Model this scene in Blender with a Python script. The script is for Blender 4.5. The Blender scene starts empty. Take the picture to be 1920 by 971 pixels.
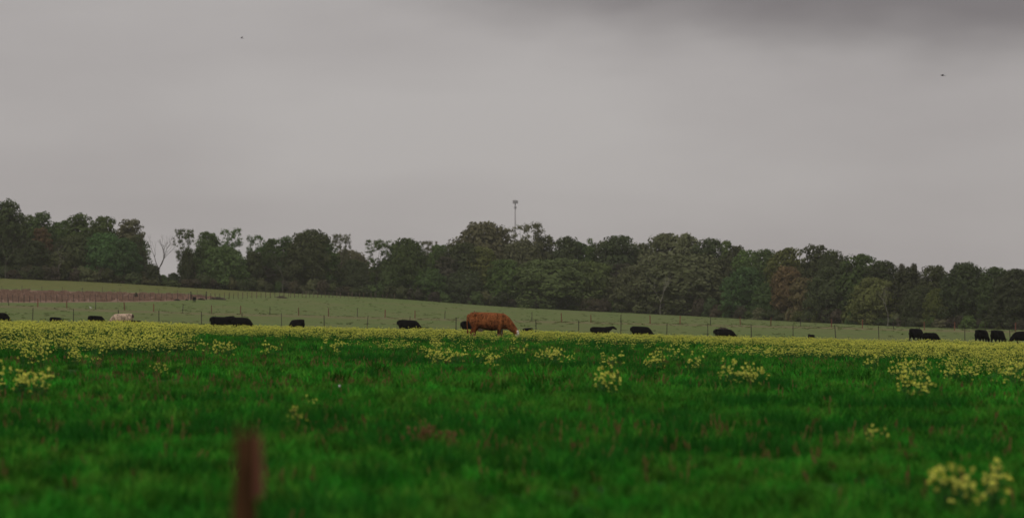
import bpy, math, random
import numpy as np
from mathutils import Vector, Matrix

random.seed(7)
RNG = np.random.default_rng(11)
S = bpy.context.scene
COL = S.collection

# ---------------------------------------------------------------- camera
EYE = 1.65           # eye height above the ground at the brown cow (m)
FPX = 4533.0         # focal length in photograph pixels (85 mm on 36 mm)
HOR = 575.0          # row of the level horizon in the photograph
cam_d = bpy.data.cameras.new('camera')
cam = bpy.data.objects.new('camera', cam_d)
COL.objects.link(cam)
cam.location = (0, 0, EYE)
cam.rotation_euler = (math.pi / 2, 0, 0)
cam_d.lens = 85
cam_d.sensor_width = 36
cam_d.shift_y = (HOR - 485.5) / 1920
cam_d.clip_start = 0.5
cam_d.clip_end = 20000
cam_d.dof.use_dof = True
cam_d.dof.focus_distance = 116
cam_d.dof.aperture_fstop = 1.5
S.camera = cam

# ---------------------------------------------------------------- sky, sun, exposure
SUN_EL, SUN_AZ = 52, -150      # azimuth clockwise from +Y (view direction)
W = bpy.data.worlds.new('World')
S.world = W
W.use_nodes = True
nt = W.node_tree
nt.nodes.clear()
def N(tree, kind, **kw):
    n = tree.nodes.new(kind)
    for k, v in kw.items():
        setattr(n, k, v)
    return n
def L(tree, a, b):
    tree.links.new(a, b)
out = N(nt, 'ShaderNodeOutputWorld')
bg = N(nt, 'ShaderNodeBackground')
bg.inputs['Strength'].default_value = 1.0
L(nt, bg.outputs[0], out.inputs[0])
sky = N(nt, 'ShaderNodeTexSky', sky_type='NISHITA', sun_disc=False)
sky.sun_elevation = math.radians(SUN_EL)
sky.sun_rotation = math.radians(SUN_AZ)
tc = N(nt, 'ShaderNodeTexCoord')
# wind-stretched cloud relief over the whole dome
mp = N(nt, 'ShaderNodeMapping')
mp.inputs['Scale'].default_value = (3.0, 3.0, 11.0)
mp.inputs['Location'].default_value = (1.3, 0.4, 2.1)
L(nt, tc.outputs['Generated'], mp.inputs['Vector'])
nz = N(nt, 'ShaderNodeTexNoise')
nz.inputs['Scale'].default_value = 1.6
nz.inputs['Detail'].default_value = 4
nz.inputs['Roughness'].default_value = 0.45
L(nt, mp.outputs[0], nz.inputs['Vector'])
mp2 = N(nt, 'ShaderNodeMapping')
mp2.inputs['Scale'].default_value = (7.0, 7.0, 20.0)
mp2.inputs['Location'].default_value = (4.3, 1.4, 0.1)
L(nt, tc.outputs['Generated'], mp2.inputs['Vector'])
nz2 = N(nt, 'ShaderNodeTexNoise')
nz2.inputs['Scale'].default_value = 1.5
nz2.inputs['Detail'].default_value = 3
L(nt, mp2.outputs[0], nz2.inputs['Vector'])
# direction warped by the second noise, for ragged cloud edges
sub = N(nt, 'ShaderNodeVectorMath', operation='SUBTRACT')
sub.inputs[1].default_value = (0.5, 0.5, 0.5)
L(nt, nz2.outputs['Color'], sub.inputs[0])
scl = N(nt, 'ShaderNodeVectorMath', operation='MULTIPLY')
scl.inputs[1].default_value = (0.14, 0.12, 0.034)
L(nt, sub.outputs[0], scl.inputs[0])
wrp = N(nt, 'ShaderNodeVectorMath', operation='ADD')
L(nt, tc.outputs['Generated'], wrp.inputs[0])
L(nt, scl.outputs[0], wrp.inputs[1])
def MATH(op, a=None, b=None, tree=nt, clamp=False):
    n = tree.nodes.new('ShaderNodeMath')
    n.operation = op
    n.use_clamp = clamp
    for i, v in enumerate((a, b)):
        if v is None:
            continue
        if isinstance(v, (int, float)):
            n.inputs[i].default_value = v
        else:
            tree.links.new(v, n.inputs[i])
    return n.outputs[0]
dark = None
# dark cloud banks spread round the dome: centre direction, half sizes (x, y, z)
for cx, cy, cz, sx, sy, sz in [(0.20, 0.97, 0.172, 0.25, 0.5, 0.062),
                               (-0.55, 0.75, 0.32, 0.30, 0.3, 0.09),
                               (-0.9, -0.1, 0.25, 0.4, 0.5, 0.12),
                               (0.85, 0.1, 0.3, 0.4, 0.6, 0.12),
                               (0.1, -0.9, 0.3, 0.7, 0.3, 0.1)]:
    a = N(nt, 'ShaderNodeVectorMath', operation='SUBTRACT')
    a.inputs[1].default_value = (cx, cy, cz)
    L(nt, wrp.outputs[0], a.inputs[0])
    b = N(nt, 'ShaderNodeVectorMath', operation='MULTIPLY')
    b.inputs[1].default_value = (1 / sx, 1 / sy, 1 / sz)
    L(nt, a.outputs[0], b.inputs[0])
    c = N(nt, 'ShaderNodeVectorMath', operation='LENGTH')
    L(nt, b.outputs[0], c.inputs[0])
    mr = N(nt, 'ShaderNodeMapRange', interpolation_type='SMOOTHSTEP')
    mr.inputs['From Min'].default_value = 1.34
    mr.inputs['From Max'].default_value = 0.82
    L(nt, c.outputs['Value'], mr.inputs['Value'])
    dark = mr.outputs[0] if dark is None else MATH('MAXIMUM', dark, mr.outputs[0])
rmp = N(nt, 'ShaderNodeValToRGB')
rmp.color_ramp.elements[0].position = 0.30
rmp.color_ramp.elements[0].color = (0.378, 0.351, 0.346, 1)
rmp.color_ramp.elements[1].position = 0.66
rmp.color_ramp.elements[1].color = (0.462, 0.436, 0.425, 1)
L(nt, nz.outputs['Fac'], rmp.inputs[0])
mxd = N(nt, 'ShaderNodeMix', data_type='RGBA')
mxd.inputs['B'].default_value = (0.170, 0.152, 0.156, 1)
L(nt, rmp.outputs[0], mxd.inputs['A'])
L(nt, MATH('MULTIPLY', dark, 0.88), mxd.inputs['Factor'])
# clear sky above the cloud layer, thinly felt through it
nsc = N(nt, 'ShaderNodeMix', data_type='RGBA', blend_type='MULTIPLY')
nsc.inputs['Factor'].default_value = 1
nsc.inputs['B'].default_value = (0.08, 0.08, 0.08, 1)
L(nt, sky.outputs[0], nsc.inputs['A'])
fin = N(nt, 'ShaderNodeMix', data_type='RGBA')
fin.inputs['Factor'].default_value = 0.03
L(nt, mxd.outputs['Result'], fin.inputs['A'])
L(nt, nsc.outputs['Result'], fin.inputs['B'])
L(nt, fin.outputs['Result'], bg.inputs['Color'])

sun_d = bpy.data.lights.new('sun', 'SUN')
sun_d.energy = 1.1
sun_d.angle = math.radians(25)
sun_d.color = (1.0, 0.93, 0.84)
sun = bpy.data.objects.new('sun', sun_d)
COL.objects.link(sun)
_az, _el = math.radians(SUN_AZ), math.radians(SUN_EL)
sdir = Vector((math.sin(_az) * math.cos(_el), math.cos(_az) * math.cos(_el), math.sin(_el)))
sun.rotation_euler = sdir.to_track_quat('Z', 'Y').to_euler()
sun.location = (0, 0, 200)

S.view_settings.view_transform = 'Standard'
S.view_settings.look = 'None'
S.view_settings.gamma = 1
S.view_settings.exposure = 0
S.render.engine = 'CYCLES'
S.cycles.max_bounces = 6
S.cycles.diffuse_bounces = 3
S.cycles.transmission_bounces = 3
S.cycles.volume_bounces = 1
S.cycles.use_denoising = True

# ---------------------------------------------------------------- terrain
def gp(px, D, py):
    """a ground point seen at pixel (px,py) whose distance D is known"""
    return ((px - 960) / FPX * D, D, EYE - (py - HOR) / FPX * D)
TREE_D = ([-200, 0, 200, 400, 600, 900, 1040, 1280, 1500, 1700, 1920, 2100],
          [545, 560, 575, 590, 600, 610, 610, 600, 560, 520, 480, 450])
TREE_Y = ([-200, 0, 160, 300, 400, 560, 720, 880, 1040, 1280, 1400, 1500, 1700, 1840, 1920, 2100],
          [512, 521, 527, 535, 542, 550, 558, 571, 580, 591, 597, 603, 612, 617, 619, 622])
def tree_d(px): return float(np.interp(px, *TREE_D))
ctrl = []
for Y in (-60, 0, 20, 60):
    for X in (-60, -20, 0, 20, 60):
        ctrl.append((X, Y, -0.015 * X))
ctrl += [(-24, 116, .25), (0, 116, 0), (24, 116, -.72), (-60, 116, .8), (60, 116, -1.4),
         (-30, 150, .12), (0, 150, -.42), (30, 150, -1.0)]
ctrl += [(-47.6, 240, .22), (-23, 240, -.33), (6.6, 240, -.98), (32, 240, -1.5), (49, 240, -1.9), (-80, 240, 1.0), (80, 240, -2.4)]
for px, py in ((16, 573), (235, 582), (452, 589), (670, 594), (834, 598), (1000, 602), (1300, 608), (1550, 613), (1675, 617), (1900, 621)):
    ctrl.append(gp(px, 355, py))
for px, D, py in ((-150, 205, 607), (-2, 205, 612), (180, 200, 617), (230, 214, 614), (413, 218, 620), (557, 216, 625), (765, 222, 626), (886, 200, 632), (1126, 224, 638), (1201, 226, 637),
                   (1357, 228, 641), (1718, 208, 643), (1871, 205, 647), (2050, 205, 653)):
    ctrl.append(gp(px, D, py))
for px, D, py in ((14, 437, 567), (400, 500, 562), (560, 545, 558)):
    ctrl.append(gp(px, D, py))
for px in (-200, 0, 200, 400, 600, 740, 900, 1040, 1280, 1500, 1700, 1900, 2100):
    ctrl.append(gp(px, tree_d(px), float(np.interp(px, *TREE_Y))))
ctrl += [(-250, 0, 3), (250, 0, -3), (-250, 240, 5), (250, 240, -4), (-250, 500, 10), (250, 500, -5), (-250, 800, 10), (250, 800, -5),
         (0, 800, 2), (-120, 800, 8), (120, 800, -3.5), (-600, 1800, 9), (0, 1800, 2), (600, 1800, -5), (-900, 0, 6), (900, 0, -6),
         (-900, -300, 6), (900, -300, -6), (0, -300, 0), (-1500, 1800, 9), (1500, 1800, -6), (-1500, -300, 6), (1500, -300, -6)]
CT = np.array(ctrl, float)
def _phi(r2):
    return 0.5 * r2 * np.log(r2 + 1e-12)
_P = CT[:, :2] / 100.0
_r2 = ((_P[:, None] - _P[None]) ** 2).sum(-1)
n_ = len(_P)
_A = np.zeros((n_ + 3, n_ + 3))
_A[:n_, :n_] = _phi(_r2) + np.eye(n_) * 0.001
_A[:n_, n_] = 1
_A[:n_, n_ + 1:] = _P
_A[n_, :n_] = 1
_A[n_ + 1:, :n_] = _P.T
_w = np.linalg.solve(_A, np.concatenate([CT[:, 2], [0, 0, 0]]))
def terrain(X, Y):
    X = np.atleast_1d(np.asarray(X, float)); Y = np.atleast_1d(np.asarray(Y, float))
    shp = X.shape
    q = np.stack([X.ravel(), Y.ravel()], 1) / 100.0
    res = np.empty(len(q))
    for i in range(0, len(q), 20000):
        s = q[i:i + 20000]
        r2 = ((s[:, None] - _P[None]) ** 2).sum(-1)
        res[i:i + 20000] = _phi(r2) @ _w[:n_] + _w[n_] + s @ _w[n_ + 1:]
    return res.reshape(shp)
def tz(x, y): return float(terrain([x], [y])[0])
_Ds = np.concatenate([np.arange(6, 200, 0.5), np.arange(200, 900, 2)])
def at(px, py):
    """first ground point along the ray through a photograph pixel"""
    X = (px - 960) / FPX * _Ds
    g = terrain(X, _Ds)
    zr = EYE - (py - HOR) / FPX * _Ds
    k = np.argmax(zr <= g)
    if zr[k] > g[k]:
        k = len(_Ds) - 1
    return X[k], _Ds[k], g[k]

# ---------------------------------------------------------------- helpers
def new_mesh(name, V, F, mat=None, smooth=False):
    me = bpy.data.meshes.new(name)
    V = np.asarray(V, float)
    if isinstance(F, np.ndarray) and F.ndim == 2:
        nf, k = F.shape
        me.vertices.add(len(V)); me.vertices.foreach_set('co', V.ravel())
        me.loops.add(nf * k); me.loops.foreach_set('vertex_index', F.ravel().astype(np.int32))
        me.polygons.add(nf); me.polygons.foreach_set('loop_start', np.arange(0, nf * k, k, dtype=np.int32))
        me.update(calc_edges=True)
    else:
        me.from_pydata([tuple(v) for v in V], [], F)
    if mat:
        me.materials.append(mat)
    if smooth:
        me.polygons.foreach_set('use_smooth', np.ones(len(me.polygons), bool))
    me.update()
    return me
def obj(name, me, parent=None, loc=(0, 0, 0), rz=0, scale=None):
    o = bpy.data.objects.new(name, me)
    COL.objects.link(o)
    o.location = loc
    o.rotation_euler = (0, 0, rz)
    if scale is not None:
        o.scale = scale
    if parent:
        o.parent = parent
    return o
def tag(o, label=None, cat=None, group=None, kind=None):
    for k, v in (('label', label), ('category', cat), ('group', group), ('kind', kind)):
        if v:
            o[k] = v
    return o
class MB:
    """collects verts and faces"""
    def __init__(s): s.V = []; s.F = []; s.n = 0
    def add(s, V, F):
        s.V.append(np.asarray(V, float)); s.F += [tuple(i + s.n for i in f) for f in F]; s.n += len(V)
    def tube(s, pts, rad, k=6, cap=True, ry=None):
        pts = [Vector(p) for p in pts]
        V = []; F = []
        n = len(pts)
        prev = None
        for i, p in enumerate(pts):
            t = (pts[min(i + 1, n - 1)] - pts[max(i - 1, 0)]).normalized()
            if prev is None:
                a = t.cross(Vector((0, 1, 0)))
                if a.length < 0.1:
                    a = t.cross(Vector((1, 0, 0)))
            else:
                a = prev - t * prev.dot(t)
            a.normalize(); prev = a
            b = t.cross(a)
            ra = rad[i]
            rb = rad[i] if ry is None else ry[i]
            for j in range(k):
                th = 2 * math.pi * j / k
                V.append(p + a * (math.cos(th) * ra) + b * (math.sin(th) * rb))
        for i in range(n - 1):
            for j in range(k):
                j2 = (j + 1) % k
                F.append((i * k + j, i * k + j2, (i + 1) * k + j2, (i + 1) * k + j))
        if cap:
            F.append(tuple(range(k - 1, -1, -1)))
            F.append(tuple(range((n - 1) * k, n * k)))
        s.add(V, F)
    def ball(s, c, r, seg=10, rings=6):
        V = []; F = []
        for i in range(rings + 1):
            ph = math.pi * i / rings
            for j in range(seg):
                th = 2 * math.pi * j / seg
                V.append((c[0] + r[0] * math.sin(ph) * math.cos(th), c[1] + r[1] * math.sin(ph) * math.sin(th), c[2] + r[2] * math.cos(ph)))
        for i in range(rings):
            for j in range(seg):
                j2 = (j + 1) % seg
                F.append((i * seg + j, (i + 1) * seg + j, (i + 1) * seg + j2, i * seg + j2))
        s.add(V, F)
    def box(s, lo, hi):
        x0, y0, z0 = lo; x1, y1, z1 = hi
        s.add([(x0, y0, z0), (x1, y0, z0), (x1, y1, z0), (x0, y1, z0), (x0, y0, z1), (x1, y0, z1), (x1, y1, z1), (x0, y1, z1)],
              [(3, 2, 1, 0), (4, 5, 6, 7), (0, 1, 5, 4), (1, 2, 6, 5), (2, 3, 7, 6), (3, 0, 4, 7)])
    def mesh(s, name, mat, smooth=False):
        return new_mesh(name, np.concatenate(s.V), s.F, mat, smooth)

# ---------------------------------------------------------------- materials
def new_mat(name):
    m = bpy.data.materials.new(name)
    m.use_nodes = True
    m.node_tree.nodes.clear()
    return m, m.node_tree
def ramp(t, fac, stops):
    r = t.nodes.new('ShaderNodeValToRGB')
    while len(r.color_ramp.elements) < len(stops):
        r.color_ramp.elements.new(0.5)
    for e, (p, c) in zip(r.color_ramp.elements, stops):
        e.position = p; e.color = (*c, 1)
    t.links.new(fac, r.inputs[0])
    return r.outputs[0]
def noise(t, scale, detail=3, rough=0.5, coord='Object', stretch=None):
    if coord == 'World':
        src = t.nodes.new('ShaderNodeNewGeometry').outputs['Position']
    else:
        src = t.nodes.new('ShaderNodeTexCoord').outputs[coord]
    if stretch:
        m = t.nodes.new('ShaderNodeMapping')
        m.inputs['Scale'].default_value = stretch
        t.links.new(src, m.inputs['Vector']); src = m.outputs[0]
    n = t.nodes.new('ShaderNodeTexNoise')
    n.inputs['Scale'].default_value = scale
    n.inputs['Detail'].default_value = detail
    n.inputs['Roughness'].default_value = rough
    t.links.new(src, n.inputs['Vector'])
    return n.outputs['Fac']
def mix(t, a, b, fac, blend='MIX'):
    m = t.nodes.new('ShaderNodeMix'); m.data_type = 'RGBA'; m.blend_type = blend
    for sock, v in (('A', a), ('B', b)):
        if isinstance(v, tuple): m.inputs[sock].default_value = (*v, 1)
        else: t.links.new(v, m.inputs[sock])
    if isinstance(fac, (int, float)): m.inputs['Factor'].default_value = fac
    else: t.links.new(fac, m.inputs['Factor'])
    return m.outputs['Result']
def finish(t, color, rough=0.8, spec=0.2, bump=None, bump_d=0.05, translucent=0.0):
    o = t.nodes.new('ShaderNodeOutputMaterial')
    p = t.nodes.new('ShaderNodeBsdfPrincipled')
    p.inputs['Roughness'].default_value = rough
    p.inputs['Specular IOR Level'].default_value = spec
    if isinstance(color, tuple): p.inputs['Base Color'].default_value = (*color, 1)
    else: t.links.new(color, p.inputs['Base Color'])
    if bump is not None:
        b = t.nodes.new('ShaderNodeBump'); b.inputs['Distance'].default_value = bump_d
        t.links.new(bump, b.inputs['Height']); t.links.new(b.outputs[0], p.inputs['Normal'])
    sh = p.outputs[0]
    if translucent:
        tr = t.nodes.new('ShaderNodeBsdfTranslucent')
        if isinstance(color, tuple): tr.inputs['Color'].default_value = (*color, 1)
        else: t.links.new(color, tr.inputs['Color'])
        ms = t.nodes.new('ShaderNodeMixShader'); ms.inputs[0].default_value = translucent
        t.links.new(sh, ms.inputs[1]); t.links.new(tr.outputs[0], ms.inputs[2]); sh = ms.outputs[0]
    t.links.new(sh, o.inputs[0])
M = {}
def simple(name, stops, scale, rough=0.8, spec=0.2, translucent=0, bump=None, stretch=None, tint=False, rnd=0.0, world=None):
    m, t = new_mat(name)
    c = ramp(t, noise(t, scale, 4, 0.6, 'Object', stretch), stops)
    if world:           # slow drift of colour across the field
        sc_, c2, amt = world
        f = t.nodes.new('ShaderNodeMapRange'); f.inputs['From Min'].default_value = .42; f.inputs['From Max'].default_value = .64
        f.inputs['To Max'].default_value = amt
        t.links.new(noise(t, sc_, 3, .55, 'World'), f.inputs['Value'])
        c = mix(t, c, c2, f.outputs[0])
    if tint:            # each clump of leaves has its own shade of green
        pa = t.nodes.new('ShaderNodeAttribute'); pa.attribute_name = 'puff'
        hp = t.nodes.new('ShaderNodeHueSaturation')
        t.links.new(pa.outputs['Fac'], hp.inputs['Value']); t.links.new(c, hp.inputs['Color']); c = hp.outputs[0]
    if tint or rnd:
        oi = t.nodes.new('ShaderNodeObjectInfo')
        if tint:
            c = mix(t, c, oi.outputs['Color'], 1.0, 'MULTIPLY')
        if rnd:
            h = t.nodes.new('ShaderNodeHueSaturation')
            v = t.nodes.new('ShaderNodeMapRange'); v.inputs['To Min'].default_value = 1 - rnd; v.inputs['To Max'].default_value = 1 + rnd
            t.links.new(oi.outputs['Random'], v.inputs['Value'])
            t.links.new(v.outputs[0], h.inputs['Value']); t.links.new(c, h.inputs['Color']); c = h.outputs[0]
    b = noise(t, bump[0], 4, .6, 'Object', stretch) if bump else None
    finish(t, c, rough, spec, b, bump[1] if bump else 0, translucent)
    M[name] = m
    return m

simple('leaf', [(.3, (.70, .72, .62)), (.7, (1.0, 1.0, 1.0))], .35, .85, .12, .25, tint=True)
simple('bark', [(.3, (.045, .038, .032)), (.7, (.11, .10, .09))], 3, .95, .1, bump=(6, .05), stretch=(1, 1, .2))
simple('pale_bark', [(.3, (.10, .09, .078)), (.7, (.19, .175, .155))], 3, .95, .1, stretch=(1, 1, .2))
GR_W = (.25, (.030, .105, .012), .75)
simple('grass', [(.3, (.017, .175, .014)), (.7, (.046, .305, .020))], 5, .8, .05, .35, rnd=.66, world=(1.6, (.100, .215, .024), .8))
simple('tuft_grass', [(.3, (.012, .105, .011)), (.7, (.028, .175, .016))], 5, .8, .05, .3, rnd=.25)
simple('pasture_tuft', [(.3, (.085, .125, .034)), (.7, (.14, .18, .055))], 1, .8, .1, .3, rnd=.3)
simple('dry_grass', [(.3, (.27, .175, .130)), (.7, (.38, .265, .195))], 1, .9, .1, .3, rnd=.2)
simple('dry_stem', [(.3, (.16, .082, .032)), (.7, (.28, .185, .080))], 6, .8, .1, .2, rnd=.3)
simple('mustard_stem', [(.3, (.035, .12, .022)), (.7, (.07, .19, .035))], 9, .7, .2, .2, rnd=.2)
simple('mustard_leaf', [(.3, (.022, .11, .02)), (.7, (.05, .18, .03))], 9, .7, .2, .3, rnd=.2)
simple('mustard_flower', [(.3, (.74, .74, .09)), (.7, (.88, .87, .22))], 14, .6, .1, .35, rnd=.15)
simple('rusty_post', [(.3, (.13, .050, .034)), (.7, (.24, .095, .062))], 14, .8, .2, rnd=.3)
simple('dark_post', [(.3, (.030, .026, .022)), (.7, (.07, .055, .045))], 14, .8, .2, rnd=.3)
simple('grey_post', [(.3, (.09, .065, .05)), (.7, (.17, .13, .10))], 9, .9, .1, rnd=.3)
simple('wire', [(.3, (.12, .10, .09)), (.7, (.22, .2, .18))], 9, .5, .4)
simple('post_wood', [(.25, (.030, .016, .008)), (.5, (.080, .038, .016)), (.75, (.17, .086, .040))], 7, .9, .1, bump=(14, .012), stretch=(3, 3, .35))
simple('steel', [(.3, (.34, .34, .35)), (.7, (.42, .42, .43))], 1, .6, .3)
simple('antenna', [(.3, (.34, .34, .345)), (.7, (.40, .40, .405))], 1, .7, .2)
simple('dead_wood', [(.3, (.20, .185, .16)), (.7, (.32, .30, .27))], 3, .95, .1, stretch=(1, 1, .2))
simple('twigs', [(.3, (.06, .048, .040)), (.7, (.14, .115, .095))], 2, .95, .1)
simple('bird_dark', [(.3, (.012, .011, .010)), (.7, (.025, .022, .02))], 9, .7, .2)
simple('bird_white', [(.3, (.70, .69, .66)), (.7, (.80, .79, .77))], 9, .7, .2)

def hide_mat(name, rnd=True):
    m, t = new_mat(name)
    at_ = t.nodes.new('ShaderNodeAttribute'); at_.attribute_name = 'coat'
    n = noise(t, 4.6, 5, .7, 'Object', (1.4, 1.4, .85))
    n2 = noise(t, 26, 3, .6, 'Object', (1.2, 1, .45))
    f = MATH('ADD', MATH('MULTIPLY', n, .8, t), MATH('MULTIPLY', n2, .45, t), t)
    mr = t.nodes.new('ShaderNodeMapRange'); mr.inputs['From Min'].default_value = .48; mr.inputs['From Max'].default_value = .80
    mr.inputs['To Min'].default_value = .22; mr.inputs['To Max'].default_value = 1.85
    t.links.new(f, mr.inputs['Value'])
    h = t.nodes.new('ShaderNodeHueSaturation')
    t.links.new(at_.outputs['Color'], h.inputs['Color']); t.links.new(mr.outputs[0], h.inputs['Value'])
    finish(t, h.outputs[0], .8, .06, n2, .012)
    M[name] = m
hide_mat('hide')

# ground: pasture colours driven by vertex attributes that mark the kinds of turf
m, t = new_mat('ground')
def attr(n):
    a = t.nodes.new('ShaderNodeAttribute'); a.attribute_name = n
    return a.outputs['Fac']
n1 = noise(t, .06, 4, .6, 'World')
n2 = noise(t, .55, 6, .72, 'World')
n3 = noise(t, 3.0, 3, .6, 'World')
past = ramp(t, n2, [(.32, (.080, .126, .038)), (.50, (.134, .184, .058)), (.70, (.195, .224, .084))])
past = mix(t, past, (.185, .175, .085), MATH('MULTIPLY', ramp(t, n1, [(.42, (0, 0, 0)), (.68, (1, 1, 1))]), .55, t))
upper = ramp(t, n2, [(.3, (.105, .135, .040)), (.7, (.19, .185, .065))])
past = mix(t, past, upper, attr('upper'))
dry = ramp(t, MATH('ADD', MATH('MULTIPLY', n2, .5, t), MATH('MULTIPLY', n3, .5, t), t),
           [(.3, (.22, .140, .105)), (.6, (.28, .185, .140)), (.8, (.31, .225, .16))])
dn = t.nodes.new('ShaderNodeMapRange'); dn.inputs['From Min'].default_value = .35; dn.inputs['From Max'].default_value = .65
t.links.new(MATH('ADD', attr('dry'), MATH('MULTIPLY', MATH('SUBTRACT', n1, .5, t), .5, t), t), dn.inputs['Value'])
past = mix(t, past, dry, dn.outputs[0])
path_ = MATH('MULTIPLY', attr('path'), ramp(t, n2, [(.3, (.3, .3, .3)), (.6, (1, 1, 1))]), t)
past = mix(t, past, (.225, .155, .105), path_)
mead = ramp(t, n3, [(.3, (.012, .050, .009)), (.7, (.035, .095, .018))])
c = mix(t, past, mead, attr('meadow'))
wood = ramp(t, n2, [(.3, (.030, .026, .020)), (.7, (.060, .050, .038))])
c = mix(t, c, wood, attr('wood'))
finish(t, c, .95, .05, n3, .10)
M['ground'] = m

# ---------------------------------------------------------------- ground sheet
xs = np.concatenate([np.linspace(-1700, -300, 15), np.arange(-280, -140, 14), np.arange(-140, 141, 2.0), np.arange(154, 290, 14), np.linspace(300, 1700, 15)])
ys = np.concatenate([np.linspace(-300, -40, 8), np.arange(-30, 130, 2.0), np.arange(130, 700, 2.5), np.arange(710, 900, 15), np.linspace(920, 1800, 16)])
GX, GY = np.meshgrid(xs, ys)
GZ = terrain(GX, GY)
nx, ny = len(xs), len(ys)
idx = np.arange(nx * ny).reshape(ny, nx)
F = np.stack([idx[:-1, :-1], idx[:-1, 1:], idx[1:, 1:], idx[1:, :-1]], -1).reshape(-1, 4)
gm = new_mesh('ground', np.stack([GX, GY, GZ], -1).reshape(-1, 3), F, M['ground'], True)
ground = tag(obj('ground', gm), kind='structure')
def smooth(a, b, v):
    q = np.clip((v - a) / (b - a), 0, 1); return q * q * (3 - 2 * q)
Yc = np.maximum(GY, 1)
GPX = 960 + GX / Yc * FPX
GPY = HOR + (EYE - GZ) / Yc * FPX
treeD = np.interp(GPX, *TREE_D)
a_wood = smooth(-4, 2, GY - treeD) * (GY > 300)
top_dry = np.interp(GPX, [-400, 0, 120, 230, 300, 360, 410], [538, 543, 546, 549, 550, 552, 558])
bot_dry = np.interp(GPX, [-400, 0, 120, 230, 300, 360, 410], [566, 567, 567, 566, 565, 562, 559])
a_dry = smooth(-2.0, 1.5, GPY - top_dry) * smooth(-1.5, 1.0, bot_dry - GPY) * (GY > 300) * (GPX < 420)
a_up = smooth(0, 6, top_dry - GPY) * (GY > 380) * smooth(0, 200, 620 - GPX)
fenceB = np.interp(GPX, [16, 235, 452, 670, 834, 1000, 1300, 1550, 1675, 1900], [573, 582, 589, 594, 598, 602, 608, 613, 617, 621])
a_path = np.exp(-((GPY - fenceB - 1.5) / 2.2) ** 2) * (np.abs(GY - 352) < 40) * .6
a_mead = smooth(0, 30, 175 - GY)
for nme, arr in (('wood', a_wood), ('dry', a_dry), ('upper', a_up), ('path', a_path), ('meadow', a_mead)):
    at_ = gm.attributes.new(nme, 'FLOAT', 'POINT')
    at_.data.foreach_set('value', np.ascontiguousarray(arr.ravel(), dtype=np.float32))

# ---------------------------------------------------------------- scatter (uncountable plants only)
def scatter(name, pts, rz, sc, pid, protos, tilt=0.15):
    me = bpy.data.meshes.new(name)
    me.vertices.add(len(pts)); me.vertices.foreach_set('co', np.asarray(pts, np.float32).ravel())
    rot = np.zeros((len(pts), 3), np.float32)
    rot[:, 2] = rz
    rot[:, :2] = RNG.normal(0, tilt, (len(pts), 2))
    a = me.attributes.new('rot', 'FLOAT_VECTOR', 'POINT'); a.data.foreach_set('vector', rot.ravel())
    a = me.attributes.new('scl', 'FLOAT', 'POINT'); a.data.foreach_set('value', np.asarray(sc, np.float32))
    a = me.attributes.new('pid', 'INT', 'POINT'); a.data.foreach_set('value', np.asarray(pid, np.int32))
    col = bpy.data.collections.new(name + '_kinds')
    for i, pm in enumerate(protos):
        col.objects.link(bpy.data.objects.new('%s_kind_%02d' % (name, i), pm))
    o = obj(name, me)
    g = bpy.data.node_groups.new(name, 'GeometryNodeTree')
    g.interface.new_socket('Geometry', in_out='INPUT', socket_type='NodeSocketGeometry')
    g.interface.new_socket('Geometry', in_out='OUTPUT', socket_type='NodeSocketGeometry')
    gi = g.nodes.new('NodeGroupInput'); go = g.nodes.new('NodeGroupOutput')
    ci = g.nodes.new('GeometryNodeCollectionInfo')
    ci.inputs['Collection'].default_value = col
    ci.inputs['Separate Children'].default_value = True
    ci.inputs['Reset Children'].default_value = True
    ip = g.nodes.new('GeometryNodeInstanceOnPoints')
    ip.inputs['Pick Instance'].default_value = True
    def na(nm, ty):
        q = g.nodes.new('GeometryNodeInputNamedAttribute'); q.data_type = ty; q.inputs['Name'].default_value = nm
        return q.outputs['Attribute']
    g.links.new(gi.outputs[0], ip.inputs['Points'])
    g.links.new(ci.outputs[0], ip.inputs['Instance'])
    g.links.new(na('pid', 'INT'), ip.inputs['Instance Index'])
    g.links.new(na('rot', 'FLOAT_VECTOR'), ip.inputs['Rotation'])
    g.links.new(na('scl', 'FLOAT'), ip.inputs['Scale'])
    g.links.new(ip.outputs[0], go.inputs[0])
    o.modifiers.new('scatter', 'NODES').node_group = g
    return o
def wedge(n, d0, d1, half=0.27, extra=2.0, power=1.0):
    """random ground positions in front of the camera, denser near"""
    u = RNG.random(n)
    D = d0 + (d1 - d0) * u ** power
    X = (RNG.random(n) * 2 - 1) * (half * D + extra)
    return X, D
def vnoise(X, Y, s, seed=0):
    """cheap smooth value noise for densities"""
    r = np.random.default_rng(seed).random((64, 64))
    x = X / s; y = Y / s
    x0 = np.floor(x).astype(int); y0 = np.floor(y).astype(int)
    fx = x - x0; fy = y - y0
    fx = fx * fx * (3 - 2 * fx); fy = fy * fy * (3 - 2 * fy)
    g = lambda i, j: r[i % 64, j % 64]
    return (g(x0, y0) * (1 - fx) + g(x0 + 1, y0) * fx) * (1 - fy) + (g(x0, y0 + 1) * (1 - fx) + g(x0 + 1, y0 + 1) * fx) * fy

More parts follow.
